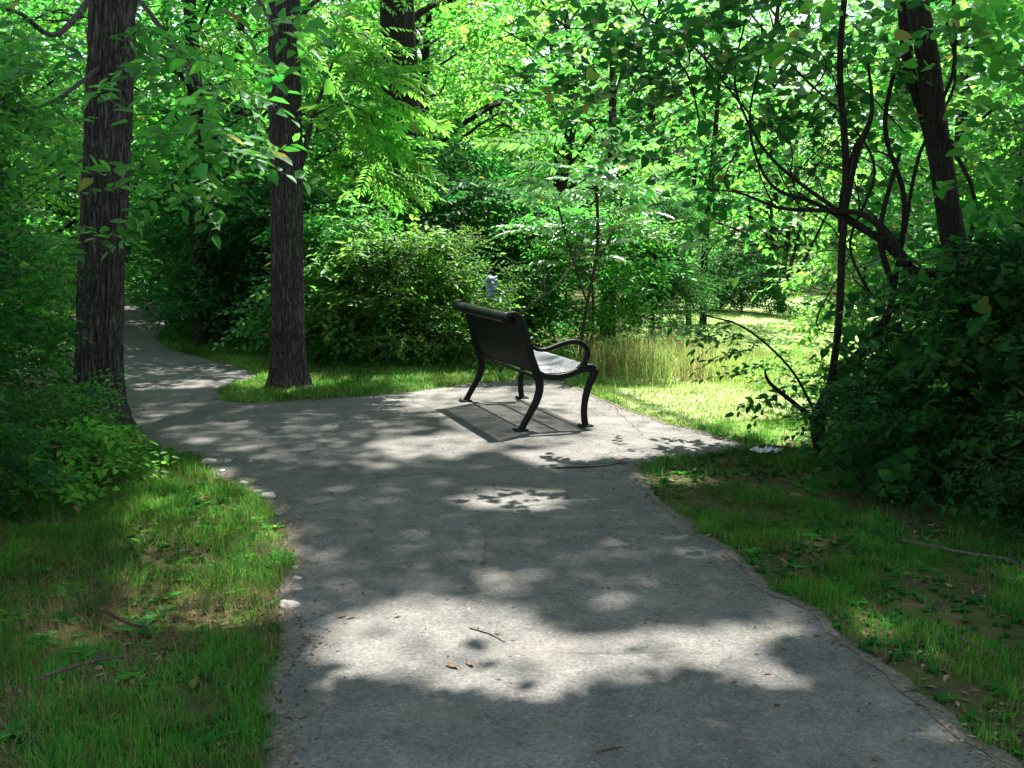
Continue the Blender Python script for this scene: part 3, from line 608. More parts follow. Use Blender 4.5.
# --- right side: twisted vine stems, the leaning trunk, dark thicket
MBASE = at(830, 452)
def rel(px, py, d, base): 
    p = at(px, py, d=d); return (p[0] - base[0], p[1] - base[1], p[2])
dM = MBASE[1]
S = lambda pts, rr: ([rel(x, y, d, MBASE) for x, y, d in pts], rr)
plant('twisted_tree', 'small tree of twisted bare stems at the right edge of the sunny grass', 'tree', MBASE[:2],
      [rel(832, 470, dM, MBASE), rel(818, 430, dM, MBASE), rel(826, 395, dM, MBASE), rel(850, 362, dM, MBASE), rel(878, 330, dM - .1, MBASE), rel(893, 290, dM - .2, MBASE), rel(880, 230, dM - .3, MBASE), rel(900, 150, dM - .3, MBASE)], [.062, .055, .045, .04, .03, .024, .02, .012],
      [(rel(700, 60, 7.0, MBASE), (.8, .6, .3), 40), (rel(760, 10, 6.6, MBASE), (.8, .6, .3), 44), (rel(820, 60, 7.4, MBASE), (.8, .6, .35), 40), (rel(640, 20, 6.8, MBASE), (.7, .6, .25), 34), (rel(870, 200, 7.6, MBASE), (.6, .6, .4), 26),
       (rel(800, 230, 7.8, MBASE), (.4, .4, .3), 12), (rel(770, 150, 8, MBASE), (.7, .5, .3), 20), (rel(700, 130, 7.6, MBASE), (.5, .5, .3), 16), (rel(850, 330, 7.3, MBASE), (.3, .3, .3), 10), (rel(770, 375, 7.0, MBASE), (.3, .3, .2), 10, 'oval'), (rel(715, 320, 7.1, MBASE), (.22, .2, .12), 8, 'oval'), (rel(745, 345, 7.1, MBASE), (.25, .2, .2), 9, 'oval'),
       (rel(600, 70, 7.2, MBASE), (.6, .6, .3), 22), (rel(650, 130, 7.4, MBASE), (.5, .5, .4), 26), (rel(720, 210, 7.8, MBASE), (.4, .5, .35), 22), (rel(800, 120, 7.6, MBASE), (.6, .5, .4), 24), (rel(670, 215, 8.0, MBASE), (.35, .4, .3), 16), (rel(850, 90, 7.8, MBASE), (.6, .6, .4), 24), (rel(740, 270, 7.9, MBASE), (.25, .3, .2), 9), (rel(880, 330, 6.9, MBASE), (.35, .3, .4), 20), (rel(860, 400, 7.0, MBASE), (.35, .3, .3), 26, 'oval'), (rel(920, 310, 7.0, MBASE), (.35, .3, .3), 20, 'oval')],
      'heart', LM['deep'], BARK_D, scale=.72, limbs=False, sunfilter=.85, extra=[
      S([(828, 395, dM), (838, 330, dM - .1), (842, 250, dM - .2), (846, 160, dM - .3), (840, 60, dM - .4), (850, -60, dM - .5)], [.028, .026, .026, .024, .02, .02]),
      S([(841, 230, dM - .2), (846, 190, dM - .25), (856, 150, dM - .3), (872, 110, dM - .3), (868, 60, dM - .3)], [.022, .04, .030, .014, .008]),
      S([(820, 425, dM), (800, 405, dM - .1), (770, 380, dM - .3), (765, 366, dM - .35)], [.022, .018, .013, .005]),
      S([(815, 410, dM), (790, 365, dM - .1), (745, 325, dM - .2), (700, 310, dM - .3), (690, 295, dM - .4)], [.012, .009, .007, .005, .002]),
      S([(950, 268, 6.6), (915, 268, 6.7), (885, 240, 6.8), (855, 222, 6.9), (815, 200, 7), (775, 185, 7.1), (755, 150, 7.1), (750, 110, 7.2), (760, 60, 7.2), (762, 20, 7.2)], [.038, .034, .026, .021, .016, .012, .010, .008, .007, .006]),
      S([(910, 262, 6.7), (870, 215, 6.75), (830, 208, 6.8), (780, 205, 7), (740, 190, 7), (700, 185, 7)], [.03, .022, .016, .012, .008, .004]),
      S([(880, 235, 6.8), (800, 180, 6.9), (760, 140, 7), (735, 80, 7), (745, 20, 7)], [.02, .013, .01, .008, .006]),
      S([(893, 290, dM - .2), (905, 200, dM - .2), (885, 120, dM - .1), (905, 20, dM), (900, -80, dM)], [.02, .018, .016, .014, .012]),
      S([(905, 230, 6.8), (920, 150, 6.9), (955, 80, 7), (945, 10, 7)], [.014, .012, .01, .008]),
      S([(870, 290, 7), (850, 240, 7.1), (875, 170, 7.1), (850, 120, 7.2), (790, 60, 7.3), (720, -30, 7.4)], [.012, .01, .01, .009, .008, .006]),
      *[S([(x0, y0, 7), (x0 + random.uniform(-45, 20), y0 - random.uniform(10, 50), 7 + random.uniform(-.2, .2)), (x0 + random.uniform(-80, 30), y0 - random.uniform(40, 90), 7 + random.uniform(-.4, .4)), (x0 + random.uniform(-110, 40), y0 - random.uniform(30, 130), 7 + random.uniform(-.5, .5))], [.006, .005, .0035, .002]) for x0, y0 in [(760, 190), (800, 205), (830, 208), (870, 225), (845, 180), (775, 205), (850, 330), (885, 300), (900, 240), (755, 120), (845, 250), (815, 200), (720, 190), (745, 90), (880, 180), (905, 130), (840, 100), (860, 215), (790, 175), (690, 60), (740, 30), (810, 90)]],
      S([(700, 120, 7), (680, 60, 7), (610, 30, 6.9), (560, 25, 6.8)], [.006, .006, .005, .003]),
      S([(740, 100, 7), (690, 40, 7), (640, 10, 6.9), (620, -30, 6.9)], [.008, .007, .006, .005])])
dN = 6.6; NB = at(965, 470, d=dN); NB[2] = 0
plant('leaning_tree', 'dark forked trunk rising out of the thicket near the right edge', 'tree', (NB[0], NB[1]),
      [rel(975, 520, dN, NB), rel(965, 400, dN, NB), rel(962, 300, dN, NB), rel(950, 220, dN, NB), rel(938, 140, dN, NB), rel(928, 60, dN, NB), rel(915, -20, dN, NB), rel(900, -200, dN, NB), rel(900, -420, dN, NB)], [.095, .09, .088, .078, .072, .07, .066, .06, .05],
      [(rel(980, 60, 6.4, NB), (.6, .6, .3), 24), (rel(1010, 130, 6.2, NB), (.5, .6, .3), 20), (rel(880, 20, 6.0, NB), (.7, .6, .2), 20), (rel(1000, 240, 6.4, NB), (.4, .5, .3), 20), (rel(990, 290, 6.2, NB), (.35, .4, .25), 16, 'oval'), (rel(905, 300, 6.2, NB), (.3, .3, .15), 10, 'oval'), (rel(1010, 190, 6.0, NB), (.3, .4, .25), 12), (rel(880, 90, 7.4, NB), (.6, .6, .3), 18), (rel(960, 20, 7.4, NB), (.6, .6, .3), 18)],
      'heart', LM['mid'], BARK_D, scale=.75, limbs=False, extra=[([rel(945, 215, dN, NB), rel(925, 120, dN + .2, NB), rel(908, 60, dN + .2, NB), rel(900, -60, dN + .3, NB)], [.03, .035, .04, .04]),
      ([rel(955, 290, dN - .1, NB), rel(975, 200, dN - .1, NB), rel(940, 120, dN - .1, NB), rel(955, 60, dN - .1, NB), rel(950, -60, dN, NB)], [.014, .014, .014, .012, .012])])
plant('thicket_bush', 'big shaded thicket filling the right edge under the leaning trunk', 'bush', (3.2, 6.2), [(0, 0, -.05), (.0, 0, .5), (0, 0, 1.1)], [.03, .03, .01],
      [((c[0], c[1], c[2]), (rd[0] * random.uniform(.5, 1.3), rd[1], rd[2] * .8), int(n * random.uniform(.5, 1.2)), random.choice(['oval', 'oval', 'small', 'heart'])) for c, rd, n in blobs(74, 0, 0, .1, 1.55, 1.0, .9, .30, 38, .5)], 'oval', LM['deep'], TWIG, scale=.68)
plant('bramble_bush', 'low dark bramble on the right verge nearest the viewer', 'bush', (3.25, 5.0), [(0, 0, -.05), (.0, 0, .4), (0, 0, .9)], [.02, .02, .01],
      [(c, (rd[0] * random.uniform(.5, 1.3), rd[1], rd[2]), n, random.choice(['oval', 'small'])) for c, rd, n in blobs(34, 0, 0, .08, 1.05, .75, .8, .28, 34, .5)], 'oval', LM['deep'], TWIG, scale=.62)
plant('elder_bush', 'lighter green bush catching the sun at the far right behind the thicket', 'bush', (4.6, 8.6), [(0, 0, -.05), (.0, 0, .8), (0, 0, 2.4)], [.04, .03, .01],
      blobs(30, 0, 0, .3, 2.7, 1.2, 1.0, .45, 36, .5), 'big', LM['mid'], TWIG, scale=.8)
plant('sprig_bush', 'thin leafy bush glowing yellow-green behind the twisted stems', 'bush', (3.05, 8.7), [(0, 0, -.05), (.0, 0, .5), (0, 0, 1.3)], [.02, .02, .01],
      blobs(15, 0, 0, .2, 1.5, .7, .5, .3, 15, .5), 'oval', LM['bright'], TWIG, scale=.8)
# --- left foreground
plant('left_thicket_bush', 'leafy bank of shrubs in front of the thick trunk at the left edge', 'bush', (-3.75, 5.9), [(0, 0, -.05), (.0, 0, .7), (0, 0, 1.7)], [.03, .03, .01],
      [(c, (rd[0] * random.uniform(.5, 1.3), rd[1], rd[2]), n, random.choice(['oval', 'oval', 'small'])) for c, rd, n in blobs(74, 0, 0, .1, 2.9, .85, 1.0, .30, 34, .5, 'ball')], 'oval', LM['deep'], TWIG, scale=.66)
plant('privet_bush', 'small-leaved bush at the foot of the thick trunk beside the path edge', 'bush', (-3.05, 6.7), [(0, 0, -.05), (.0, 0, .1), (0, 0, .25)], [.02, .02, .01],
      blobs(12, 0, 0, .08, .5, .25, .35, .18, 26, .6), 'small', LM['mid'], TWIG, scale=.9)
plant('ivy_bush', 'low broad-leaved weeds spilling from the left bank onto the grass', 'bush', (-2.75, 5.9), [(0, 0, -.05), (.0, 0, .2), (0, 0, .35)], [.015, .012, .006],
      blobs(16, 0, 0, .05, .38, .4, .6, .2, 12, .5), 'big', LM['bright'], TWIG, scale=.55)
plant('nettle_bush', 'dark tangle of weeds at the left edge in front of the shrub bank', 'bush', (-3.1, 4.9), [(0, 0, -.05), (.0, 0, .1), (0, 0, .3)], [.015, .012, .006],
      [(c, rd, n, random.choice(['oval', 'small'])) for c, rd, n in blobs(26, 0, 0, .06, .75, .5, .7, .22, 26, .5)], 'oval', LM['deep'], TWIG, scale=.6)
plant('briar_bush', 'leafy bush standing just beyond the thick trunk on its left', 'bush', (-4.35, 8.3), [(0, 0, -.05), (.0, 0, .3), (0, 0, .8)], [.03, .03, .01],
      blobs(24, 0, 0, .15, 1.7, .5, .45, .3, 34, .55), 'oval', LM['mid'], TWIG, scale=.75)
plant('shadbush_bush', 'light sunlit bush at the left edge beyond the thick trunk', 'bush', (-5.1, 9.6), [(0, 0, -.05), (.0, 0, .9), (0, 0, 2.6)], [.04, .03, .01],
      blobs(36, 0, 0, .3, 3.6, 1.0, 1.0, .45, 34, .5), 'oval', LM['bright'], TWIG, scale=.85)
plant('dogwood_bush', 'green bush on the outside of the far path bend', 'bush', (-8.2, 13.2), [(0, 0, -.05), (.0, 0, .9), (0, 0, 2.6)], [.04, .03, .01],
      blobs(34, 0, 0, .3, 4.0, 1.4, 1.4, .6, 40, .5), 'oval', LM['mid'], TWIG, scale=1.2)

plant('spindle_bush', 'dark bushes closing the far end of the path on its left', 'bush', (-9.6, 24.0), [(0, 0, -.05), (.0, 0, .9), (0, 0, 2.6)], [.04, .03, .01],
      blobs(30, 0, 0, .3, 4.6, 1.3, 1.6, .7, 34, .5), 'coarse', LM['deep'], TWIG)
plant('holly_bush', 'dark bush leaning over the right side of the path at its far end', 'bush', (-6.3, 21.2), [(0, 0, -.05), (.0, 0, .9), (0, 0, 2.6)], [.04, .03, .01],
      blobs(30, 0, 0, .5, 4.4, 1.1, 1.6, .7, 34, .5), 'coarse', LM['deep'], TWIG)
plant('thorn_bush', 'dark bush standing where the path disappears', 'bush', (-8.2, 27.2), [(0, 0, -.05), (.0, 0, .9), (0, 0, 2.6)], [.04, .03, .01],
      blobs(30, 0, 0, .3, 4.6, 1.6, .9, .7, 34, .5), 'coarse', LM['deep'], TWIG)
plant('hazel_bush', 'shaded leafy bush low behind the slim trunk', 'bush', (-4.4, 15.6), [(0, 0, -.05), (.05, 0, .6), (0, 0, 1.8)], [.04, .03, .01],
      blobs(26, 0, 0, .25, 3.0, .9, .7, .45, 40, .5), 'oval', LM['deep'], TWIG, scale=1.2)
plant('buckthorn_bush', 'dark bush in the shade at the foot of the massive trunk', 'bush', (-1.0, 15.0), [(0, 0, -.05), (.05, 0, .6), (0, 0, 1.8)], [.04, .03, .01],
      blobs(26, 0, 0, .25, 2.9, 1.3, .7, .45, 40, .5), 'oval', LM['deep'], TWIG, scale=1.2)
# --- clearing trees
plant('multistem_tree', 'small many-stemmed tree beyond the sunny clearing', 'tree', (5.9, 22), [(0, 0, -.05), (0, 0, .6), (.1, 0, 1.6), (.2, 0, 3)], [.08, .07, .06, .03],
      blobs(18, 0, 0, 1.9, 4.6, 2.0, 1.5, .7, 26, .45), 'coarse', LM['bright'], BARK_D, sunfilter=.5, extra=[([(0, 0, .2), (-.4, 0, 1.2), (-.8, 0, 2.4)], [.06, .045, .03]), ([(0, 0, .2), (.5, 0, 1.2), (1.0, 0, 2.3)], [.05, .04, .02]), ([(0, 0, .2), (.25, 0, 1.3), (.5, 0, 2.5)], [.05, .04, .03]), ([(0, 0, .2), (-.2, 0, 1.3), (-.3, 0, 2.5)], [.05, .04, .03])])
plant('round_bush', 'rounded grey-green bush at the back of the clearing', 'bush', (4.7, 20.5), [(0, 0, -.05), (.0, 0, .4), (0, 0, .9)], [.03, .03, .01], blobs(22, 0, 0, .15, 1.3, .8, .7, .4, 40, .6), 'small', LM['deep'], TWIG, scale=1.5)
plant('thin_trunks_tree', 'pair of thin dark stems behind the tall grass at the clearing edge', 'tree', (3.35, 17.5), [(0, 0, -.05), (0, 0, 1.5), (.1, 0, 3), (.2, 0, 5)], [.07, .06, .05, .02],
      blobs(18, 0, 0, 1.7, 5.4, 1.4, 1.4, .7, 30, .45, 'ball'), 'coarse', LM['mid'], BARK_D, sunfilter=.7, extra=[([(-.25, 0, 0), (-.3, 0, 1.2), (-.2, 0, 2.8)], [.05, .05, .04])])

# --- standing forest behind: each tree its own, copied from four built ones
protos = []
def forest_proto(i, kind, mat, H, R):
    tp = [(0, 0, -.1), (random.uniform(-.1, .1), 0, H * .3), (random.uniform(-.2, .2), 0, H * .6), (0, 0, H * .95)]
    return tp, blobs(30, 0, 0, H * .16, H, R, R, .95, 30, .5, 'ball'), kind, mat
FT = [  # name, label, x, y, height, radius, leaf, mat
 ('ash_tree', 'pale sunlit tree in the middle distance above the walnut tree branch', -1.6, 21, 7.0, 2.6, 'bright'),
 ('locust_tree', 'tall tree with glowing yellow-green crown high behind the sapling', 1.0, 21, 7.0, 2.8, 'bright'),
 ('elm_tree', 'green tree closing the view above the far end of the path', -9.2, 27.5, 8.5, 3.2, 'mid'),
 ('hickory_tree', 'leafy tree behind the slim trunk, left of the walnut tree', -4.9, 19.5, 6.8, 2.5, 'mid'),
 ('birch_tree', 'sunlit tree behind the light bush at the left edge', -8.5, 17, 6.2, 2.4, 'mid'),
 ('cherry_tree', 'tree seen through the twisted stems, right of the clearing', 8.6, 19.0, 6.5, 2.5, 'deep'),
 ('beech_tree', 'bright tree above the dark juniper-like bush', 3.4, 24, 7.5, 2.4, 'mid'),
 ('tulip_tree', 'tall tree behind the many-stemmed tree of the clearing', 7.2, 28, 9, 3.4, 'mid'),
 ('maple_tree', 'broad tree directly behind the massive dark trunk', -4.4, 26, 8.5, 3.4, 'deep'),
 ('poplar_tree', 'tall tree at the very back in the middle of the view', 1.0, 29, 9, 3.5, 'bright'),
 ('sycamore_tree', 'pale green tree behind the leaning trunk at the right edge', 8.2, 13.2, 6.0, 2.2, 'bright'),
 ('linden_tree', 'far tree at the right behind the leaning trunk, with sky showing above it', 12.5, 23, 6.5, 3.0, 'mid'),
 ('gum_tree', 'far tree on the left seen past the thick furrowed trunk', -12.5, 22, 7.5, 3.0, 'mid'),
]
for i, (nm, lb, x, y, Hh, Rr, mt) in enumerate(FT):
    tp = [(0, 0, -.1), (random.uniform(-.15, .15), 0, Hh * .3), (random.uniform(-.3, .3), 0, Hh * .6), (0, 0, Hh * .95)]
    k = 'coarse'; z0 = .12; sf = .75 if (x > 0 and y < 30) else 0
    plant(nm, lb, 'tree', (x, y), tp, [.2, .16, .1, .03], blobs(34, 0, 0, Hh * z0, Hh, Rr, Rr, .95, 24, .45, 'ball'), k, LM[mt], BARK_D, sunfilter=sf)
# far wood: one mass
fo = Foliage(); P = []
for k in range(130):
    a = math.radians(random.uniform(-36, 36)); d = random.uniform(33, 62); h = random.uniform(7, 13); x, y = d * math.sin(a), d * math.cos(a)
    if -13 < x + 0 < -9 and d < 36: continue
    for q in range(12):
        z = h * random.uniform(.05, 1); w = 3.4 * math.sin(math.pi * min(1, .15 + .85 * z / h)) ** .6 + .3; P.append(cluster_points((x + random.uniform(-w, w), y + random.uniform(-w, w), z), (1.6, 1.6, 1.0), 13))
P = np.vstack(P); P = P[P[:, 2] > .1]; fo.scatter('vcoarse', P, rng.uniform(0, 6.28, len(P)))
tag(fo.build('far_woodland', LM['far']), 'sunlit far wood closing the view behind the nearer trees', 'woodland', kind='stuff')

# ------------------------------------------------------------------ the canopy overhead (leaves of the trees named here) with its gaps
lv = {'a': make_tmpl([(leaf_geo(.135, .62, 'oval')[0], leaf_geo(.135, .62, 'oval')[1], 0)])}
def canopy(n, gx0, gx1, gy0, gy1, z0, z1, clump):
    g = np.stack([rng.uniform(gx0, gx1, n), rng.uniform(gy0, gy1, n)], 1); z = rng.uniform(z0, z1, n)
    P = np.concatenate([g + SOFF * z[:, None], z[:, None]], 1)
    return P[keep_mask(P)]
CP = np.vstack([canopy(110000, -6, 6, .5, 10.6, 11, 17, 1), canopy(7000, -6, 6, 10.6, 13.5, 11, 15, 1), canopy(14000, -10, -2, 12, 24, 8, 11, 1), canopy(9000, -1.5, 5, 1.2, 3.7, 5.0, 6.0, 1)])
OWN = [('B', TB[:2]), ('C', TC[:2]), ('N', (NB[0], NB[1])), ('X', (-5.2, 3.6)), ('Y', (5.0, 3.4)), ('Z', (4.8, 9.5))]
d2 = np.stack([np.hypot(CP[:, 0] - o[1][0], CP[:, 1] - o[1][1]) for o in OWN], 1); own = d2.argmin(1)
roots = {'B': treeB, 'C': treeC}
for o in C.objects:
    if o.name == 'leaning_tree': roots['N'] = o
for i, (k, p) in enumerate(OWN):
    m = own == i; Q = CP[m]
    if k not in roots:
        nm, lb = {'X': ('overhanging_tree', 'tree standing outside the left edge whose crown shades the verge'), 'Y': ('shading_tree', 'tree standing outside the right edge whose crown shades the near path'), 'Z': ('edge_tree', 'tree beyond the right edge of the thicket')}[k]
        r = tag(empty(nm, (p[0], p[1], 0)), lb, 'tree'); roots[k] = r
        mb = MB(); mb.tube(spline([(0, 0, -.1), (.1, 0, 3), (0, 0, 6), (.1, .1, 9)], 5), list(np.linspace(.2, .06, 16)), 10)
        for q in range(8):
            e = Q[rng.integers(0, len(Q))] - [p[0], p[1], 0]; mb.tube(spline([(0, 0, 3.2 + q * .3), e * [.4, .4, .5] + [0, 0, 2.2], e], 5), list(np.linspace(.06, .012, 11)), 6)
        mb.build('trunk', BARK_D, r)
    f = Foliage(); nL = len(Q); b = np.array(roots[k].location)
    f.put(lv['a'], Q - b, rot_arr(rng.uniform(0, 6.28, nL), rng.normal(-.1, .35, nL), rng.normal(0, .4, nL)), rng.uniform(.7, 1.2, nL))
    f.build('upper_crown', LM['mid'], roots[k])

for nm, lb, x, y in [('pin_oak_tree', 'tree outside the view to the left of the viewer', -6.0, -1.5), ('white_oak_tree', 'tree outside the view to the right of the viewer', 5.8, -1.0), ('hornbeam_tree', 'unseen tree behind the viewer on the left', -4.2, -7.5), ('chestnut_tree', 'unseen tree behind the viewer on the right', 4.6, -7), ('mulberry_tree', 'unseen tree far to the left beside the bank', -7.5, 5.5), ('hawthorn_tree', 'unseen tree far to the right beside the thicket', 7.2, 5.2)]:  # unseen trees added to block low sky light around the viewer
    plant(nm, lb, 'tree', (x, y), [(0, 0, -.1), (.1, 0, 2), (0, 0, 4.5), (0, 0, 7)], [.16, .14, .1, .03], blobs(26, 0, 0, .6, 7, 2.0, 2.4, 1.0, 20, .5, 'ball'), 'coarse', LM['mid'], BARK_D)

# ------------------------------------------------------------------ grass and ground cover
def blades(name, n_try, box, height, width, mat, dens=None, lean=.5, label=None, cat=None, maxn=None, edge=.02, hfun=None):
    x = rng.uniform(box[0], box[1], n_try); y = rng.uniform(box[2], box[3], n_try)
    ins = inside(TRAIL, x, y); d = edge_dist(TRAIL[::2], x, y); keep = ~ins | ((d < .035) & (rng.random(n_try) < .35))
    x, y, d = x[keep], y[keep], np.where(ins, 0, d)[keep]
    fall = rng.random(len(x)) < np.clip(d / .055 + .9 * nz(x, y, 3.1, 17), .15, 1); x, y, d = x[fall], y[fall], d[fall]
    if dens is not None: m = rng.random(len(x)) < dens(x, y, d); x, y, d = x[m], y[m], d[m]
    n = len(x); z = gz_at(x, y) - .004
    h = height * rng.uniform(.45, 1.25, n) * np.clip(.55 + d / .2, .55, 1)
    if hfun is not None: h *= hfun(x, y)
    w = width * rng.uniform(.7, 1.3, n); az = rng.uniform(0, 6.28, n); ln = np.minimum(np.abs(rng.normal(0, lean, n)), 1.3); fa = rng.uniform(0, 6.28, n)
    dx, dy = np.cos(az), np.sin(az); px, py = np.cos(fa) * w / 2, np.sin(fa) * w / 2
    def pt(t, k, sx):
        off = h * ln * t * t; zz = z + h * t * np.clip(1 - .35 * ln * t, .3, 1)
        return np.stack([x + dx * off + sx * px * k, y + dy * off + sx * py * k, zz], 1)
    V = np.stack([pt(0, 1, -1), pt(0, 1, 1), pt(.5, .85, -1), pt(.5, .85, 1), pt(1, 0, 0)], 1).reshape(-1, 3)
    base = (np.arange(n) * 5)[:, None]; flat = (np.array([0, 1, 3, 2, 2, 3, 4])[None, :] + base).ravel(); sizes = np.tile([4, 3], n)
    o = mesh_np(name, V, flat, sizes, None, [mat], smooth=False)
    return tag(o, label, cat, kind='stuff')
nz = lambda x, y, s, sd=0: np.array([mnoise.noise(Vector((a * s, b * s, sd))) for a, b in zip(x, y)])
def patchy(s, lo, sd): return lambda x, y, d: np.clip(.55 + 1.6 * nz(x, y, s, sd) , lo, 1)
# sward on both verges: bald brown patch on the left bank, sparse on the right
def dleft(x, y, d):
    bald = np.exp(-(((x + 1.55) / .62) ** 2 + ((y - 3.85) / .36) ** 2)); return np.clip(.6 + 1.3 * nz(x, y, 2.2, 4) + .8 * nz(x, y, 9, 44), .08, 1) * (1 - .95 * np.minimum(1, 1.3 * bald))
def dright(x, y, d):
    bare = np.exp(-(((y - 6.1) / .7) ** 2)) * .6 * (x < 3); return np.clip(.45 + 1.7 * nz(x, y, 2.0, 8), .04, 1) * (1 - bare)
blades('verge_grass', 230000, (-3.9, -.5, 2.2, 8.4), .078, .0034, GM, dleft, .65, 'uneven green grass on the left verge', 'grass', hfun=lambda x, y: np.clip(1 + 1.1 * nz(x, y, 5, 31), .35, 1.9))
blades('verge_grass', 200000, (.7, 4.0, 2.1, 8.2), .068, .0036, GM, dright, .6, 'patchy shaded grass on the right verge', 'grass', hfun=lambda x, y: np.clip(1 + 1.1 * nz(x, y, 5, 41), .35, 1.9))
blades('dry_grass', 52000, (-3.8, -.6, 2.4, 6.5), .075, .0028, STRAW, lambda x, y, d: np.clip(.28 + np.exp(-(((x + 1.6) / .75) ** 2 + ((y - 4.05) / .55) ** 2)) + .5 * nz(x, y, 1.7, 2), 0, 1), 1.1, 'dry straw-coloured grass on the left bank', 'grass')
blades('dry_grass', 9000, (.8, 4, 2.2, 7.6), .05, .0024, STRAW, lambda x, y, d: np.clip(.5 + 1.2 * nz(x, y, 1.7, 12), .1, 1), 1.2, 'dry grass scraps among the right verge grass', 'grass')
blades('lawn_grass', 120000, (-4.2, 1.0, 9.0, 14.5), .075, .008, GM, lambda x, y, d: np.clip(1.15 - d / 3.2, .1, 1), .5, 'lit green grass strip along the path fork and behind the bench', 'grass')
blades('lawn_grass', 60000, (-4.2, 1.0, 9.0, 12.5), .07, .008, GM2, lambda x, y, d: np.clip(1.0 - d / 2.2 + nz(x, y, 2, 9), .05, 1), .6, 'blades in the strip along the path fork, coloured pale to look sunlit', 'grass')  # second layer, paler in colour to stand for sun on the strip
blades('meadow_grass', 240000, (.4, 7.0, 7.2, 21), .05, .010, GM2, lambda x, y, d: np.clip(.8 + nz(x, y, .9, 3), .3, 1) * np.clip(1.6 - y / 16, .35, 1), 1.1, 'grass of the clearing on the right, its colour lightened to look sunny', 'grass')  # grass colour lightened to stand for full sun
blades('path_edge_grass', 40000, (-9, -2.4, 11, 22), .10, .014, GM, lambda x, y, d: np.clip(1.2 - d / 1.0, 0, 1), .5, 'grass edge along the far bend of the path', 'grass')
tall = lambda x, y, d: np.exp(-(((x - 1.65) / .75) ** 2 + ((y - 11.2) / .85) ** 2) ** 2)
blades('tall_grass', 16000, (.3, 3.2, 9.6, 12.8), .50, .006, STRAW, lambda x, y, d: tall(x, y, d) * np.clip(.35 + 1.5 * nz(x, y, 2.5, 71), .03, 1), .7, 'clump of tall straw-tinted grass to the right of the bench', 'grass')
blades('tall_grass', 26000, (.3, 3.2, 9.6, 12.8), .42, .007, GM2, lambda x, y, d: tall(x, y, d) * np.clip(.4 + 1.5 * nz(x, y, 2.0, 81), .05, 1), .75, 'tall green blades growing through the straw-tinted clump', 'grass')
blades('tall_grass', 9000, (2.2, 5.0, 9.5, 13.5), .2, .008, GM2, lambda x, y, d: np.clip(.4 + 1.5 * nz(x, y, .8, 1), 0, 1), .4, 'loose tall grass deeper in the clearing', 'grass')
# low weeds (ground cover nobody could count)
T['ros'] = [rosette(8, .075, .42, 35, s) for s in range(4)]; T['clover'] = [rosette(7, .035, .75, 60, s + 9) for s in range(3)]
T['bit'] = [singles(.045, .5, 'oval'), singles(.03, .6, 'dia'), singles(.06, .3, 'dia')]
def cover(name, kind, n, box, mat, label, dens, sc=1.0, onpath=False, lift=.0, pitch=0.):
    x = rng.uniform(box[0], box[1], n); y = rng.uniform(box[2], box[3], n); ins = inside(TRAIL, x, y); d = edge_dist(TRAIL[::2], x, y)
    m = (ins == onpath) & (rng.random(n) < dens(x, y, d)); x, y, ins = x[m], y[m], ins[m]
    z = np.where(ins, PZ + .003, gz_at(x, y)) + lift; f = Foliage(); k = len(x)
    f.scatter(kind, np.stack([x, y, z], 1), rng.uniform(0, 6.28, k), pitch=rng.normal(pitch, .12, k), roll=rng.normal(0, .2, k), scale=rng.uniform(.5, 1.2, k) * sc)
    return tag(f.build(name, mat), label, 'ground cover', kind='stuff')
cover('low_weeds', 'ros', 900, (-4.2, -.8, 2.4, 8), LM['mid'], 'small broad weeds in the left verge', lambda x, y, d: np.clip(.6 + nz(x, y, 1.5, 6), 0, 1))
cover('low_weeds', 'ros', 600, (.9, 4.2, 2.3, 8), LM['mid'], 'small broad weeds in the right verge', lambda x, y, d: np.clip(.4 + nz(x, y, 1.5, 16), 0, 1), .8)
cover('clover_patch', 'clover', 3500, (-4.2, -.7, 2.4, 8), LM['deep'], 'clover and small seedlings in the left verge', lambda x, y, d: np.clip(.4 + 1.5 * nz(x, y, 1.1, 26), 0, 1), 1.2)
cover('clover_patch', 'clover', 5000, (.8, 4.4, 2.3, 8), LM['deep'], 'clover and small seedlings in the right verge', lambda x, y, d: np.clip(.5 + 1.5 * nz(x, y, 1.1, 36), 0, 1), 1.1)
cover('leaf_litter', 'bit', 7000, (-4.2, -.6, 2.3, 9), LITTER, 'brown leaf litter under the left verge grass', lambda x, y, d: np.clip(.3 + nz(x, y, 2, 46) + np.exp(-d / .12), 0, 1), 1, lift=.006)
cover('leaf_litter', 'bit', 9000, (.7, 4.4, 2.2, 8.2), LITTER, 'brown leaf litter under the right verge grass', lambda x, y, d: np.clip(.4 + nz(x, y, 2, 56) + np.exp(-d / .15), 0, 1), 1, lift=.006)
cover('leaf_litter', 'bit', 6000, (-4.5, 1.6, 9, 12.5), LITTER, 'litter at the foot of the walnut tree and along the grass strip', lambda x, y, d: np.clip(.1 + np.exp(-d / .15) + np.exp(-np.hypot(x - TC[0], y - TC[1]) / .3), 0, 1), 1, lift=.006)
T['grit'] = [singles(.022, .7, 'dia'), singles(.015, .8, 'dia'), singles(.035, .2, 'dia')]
cover('path_grit', 'grit', 120000, (-3, 1.8, 2.3, 10), LITTER, 'brown grit and leaf scraps washed along the rim of the path', lambda x, y, d: np.clip(1.1 * np.exp(-d / .05) * (.5 + 1.2 * nz(x, y, 2.3, 91)) + .05 * np.clip(nz(x, y, .9, 66) + .1, 0, 1), 0, 1), .8, onpath=True)
cover('path_crumbs', 'bit', 9000, (-3, 1.7, 2.3, 10), LITTER, 'tiny leaf crumbs and grit scattered on the path', lambda x, y, d: np.clip(.05 + .9 * np.exp(-d / .09) + .12 * np.clip(nz(x, y, 1.2, 66), 0, 1), 0, 1), .55, onpath=True)
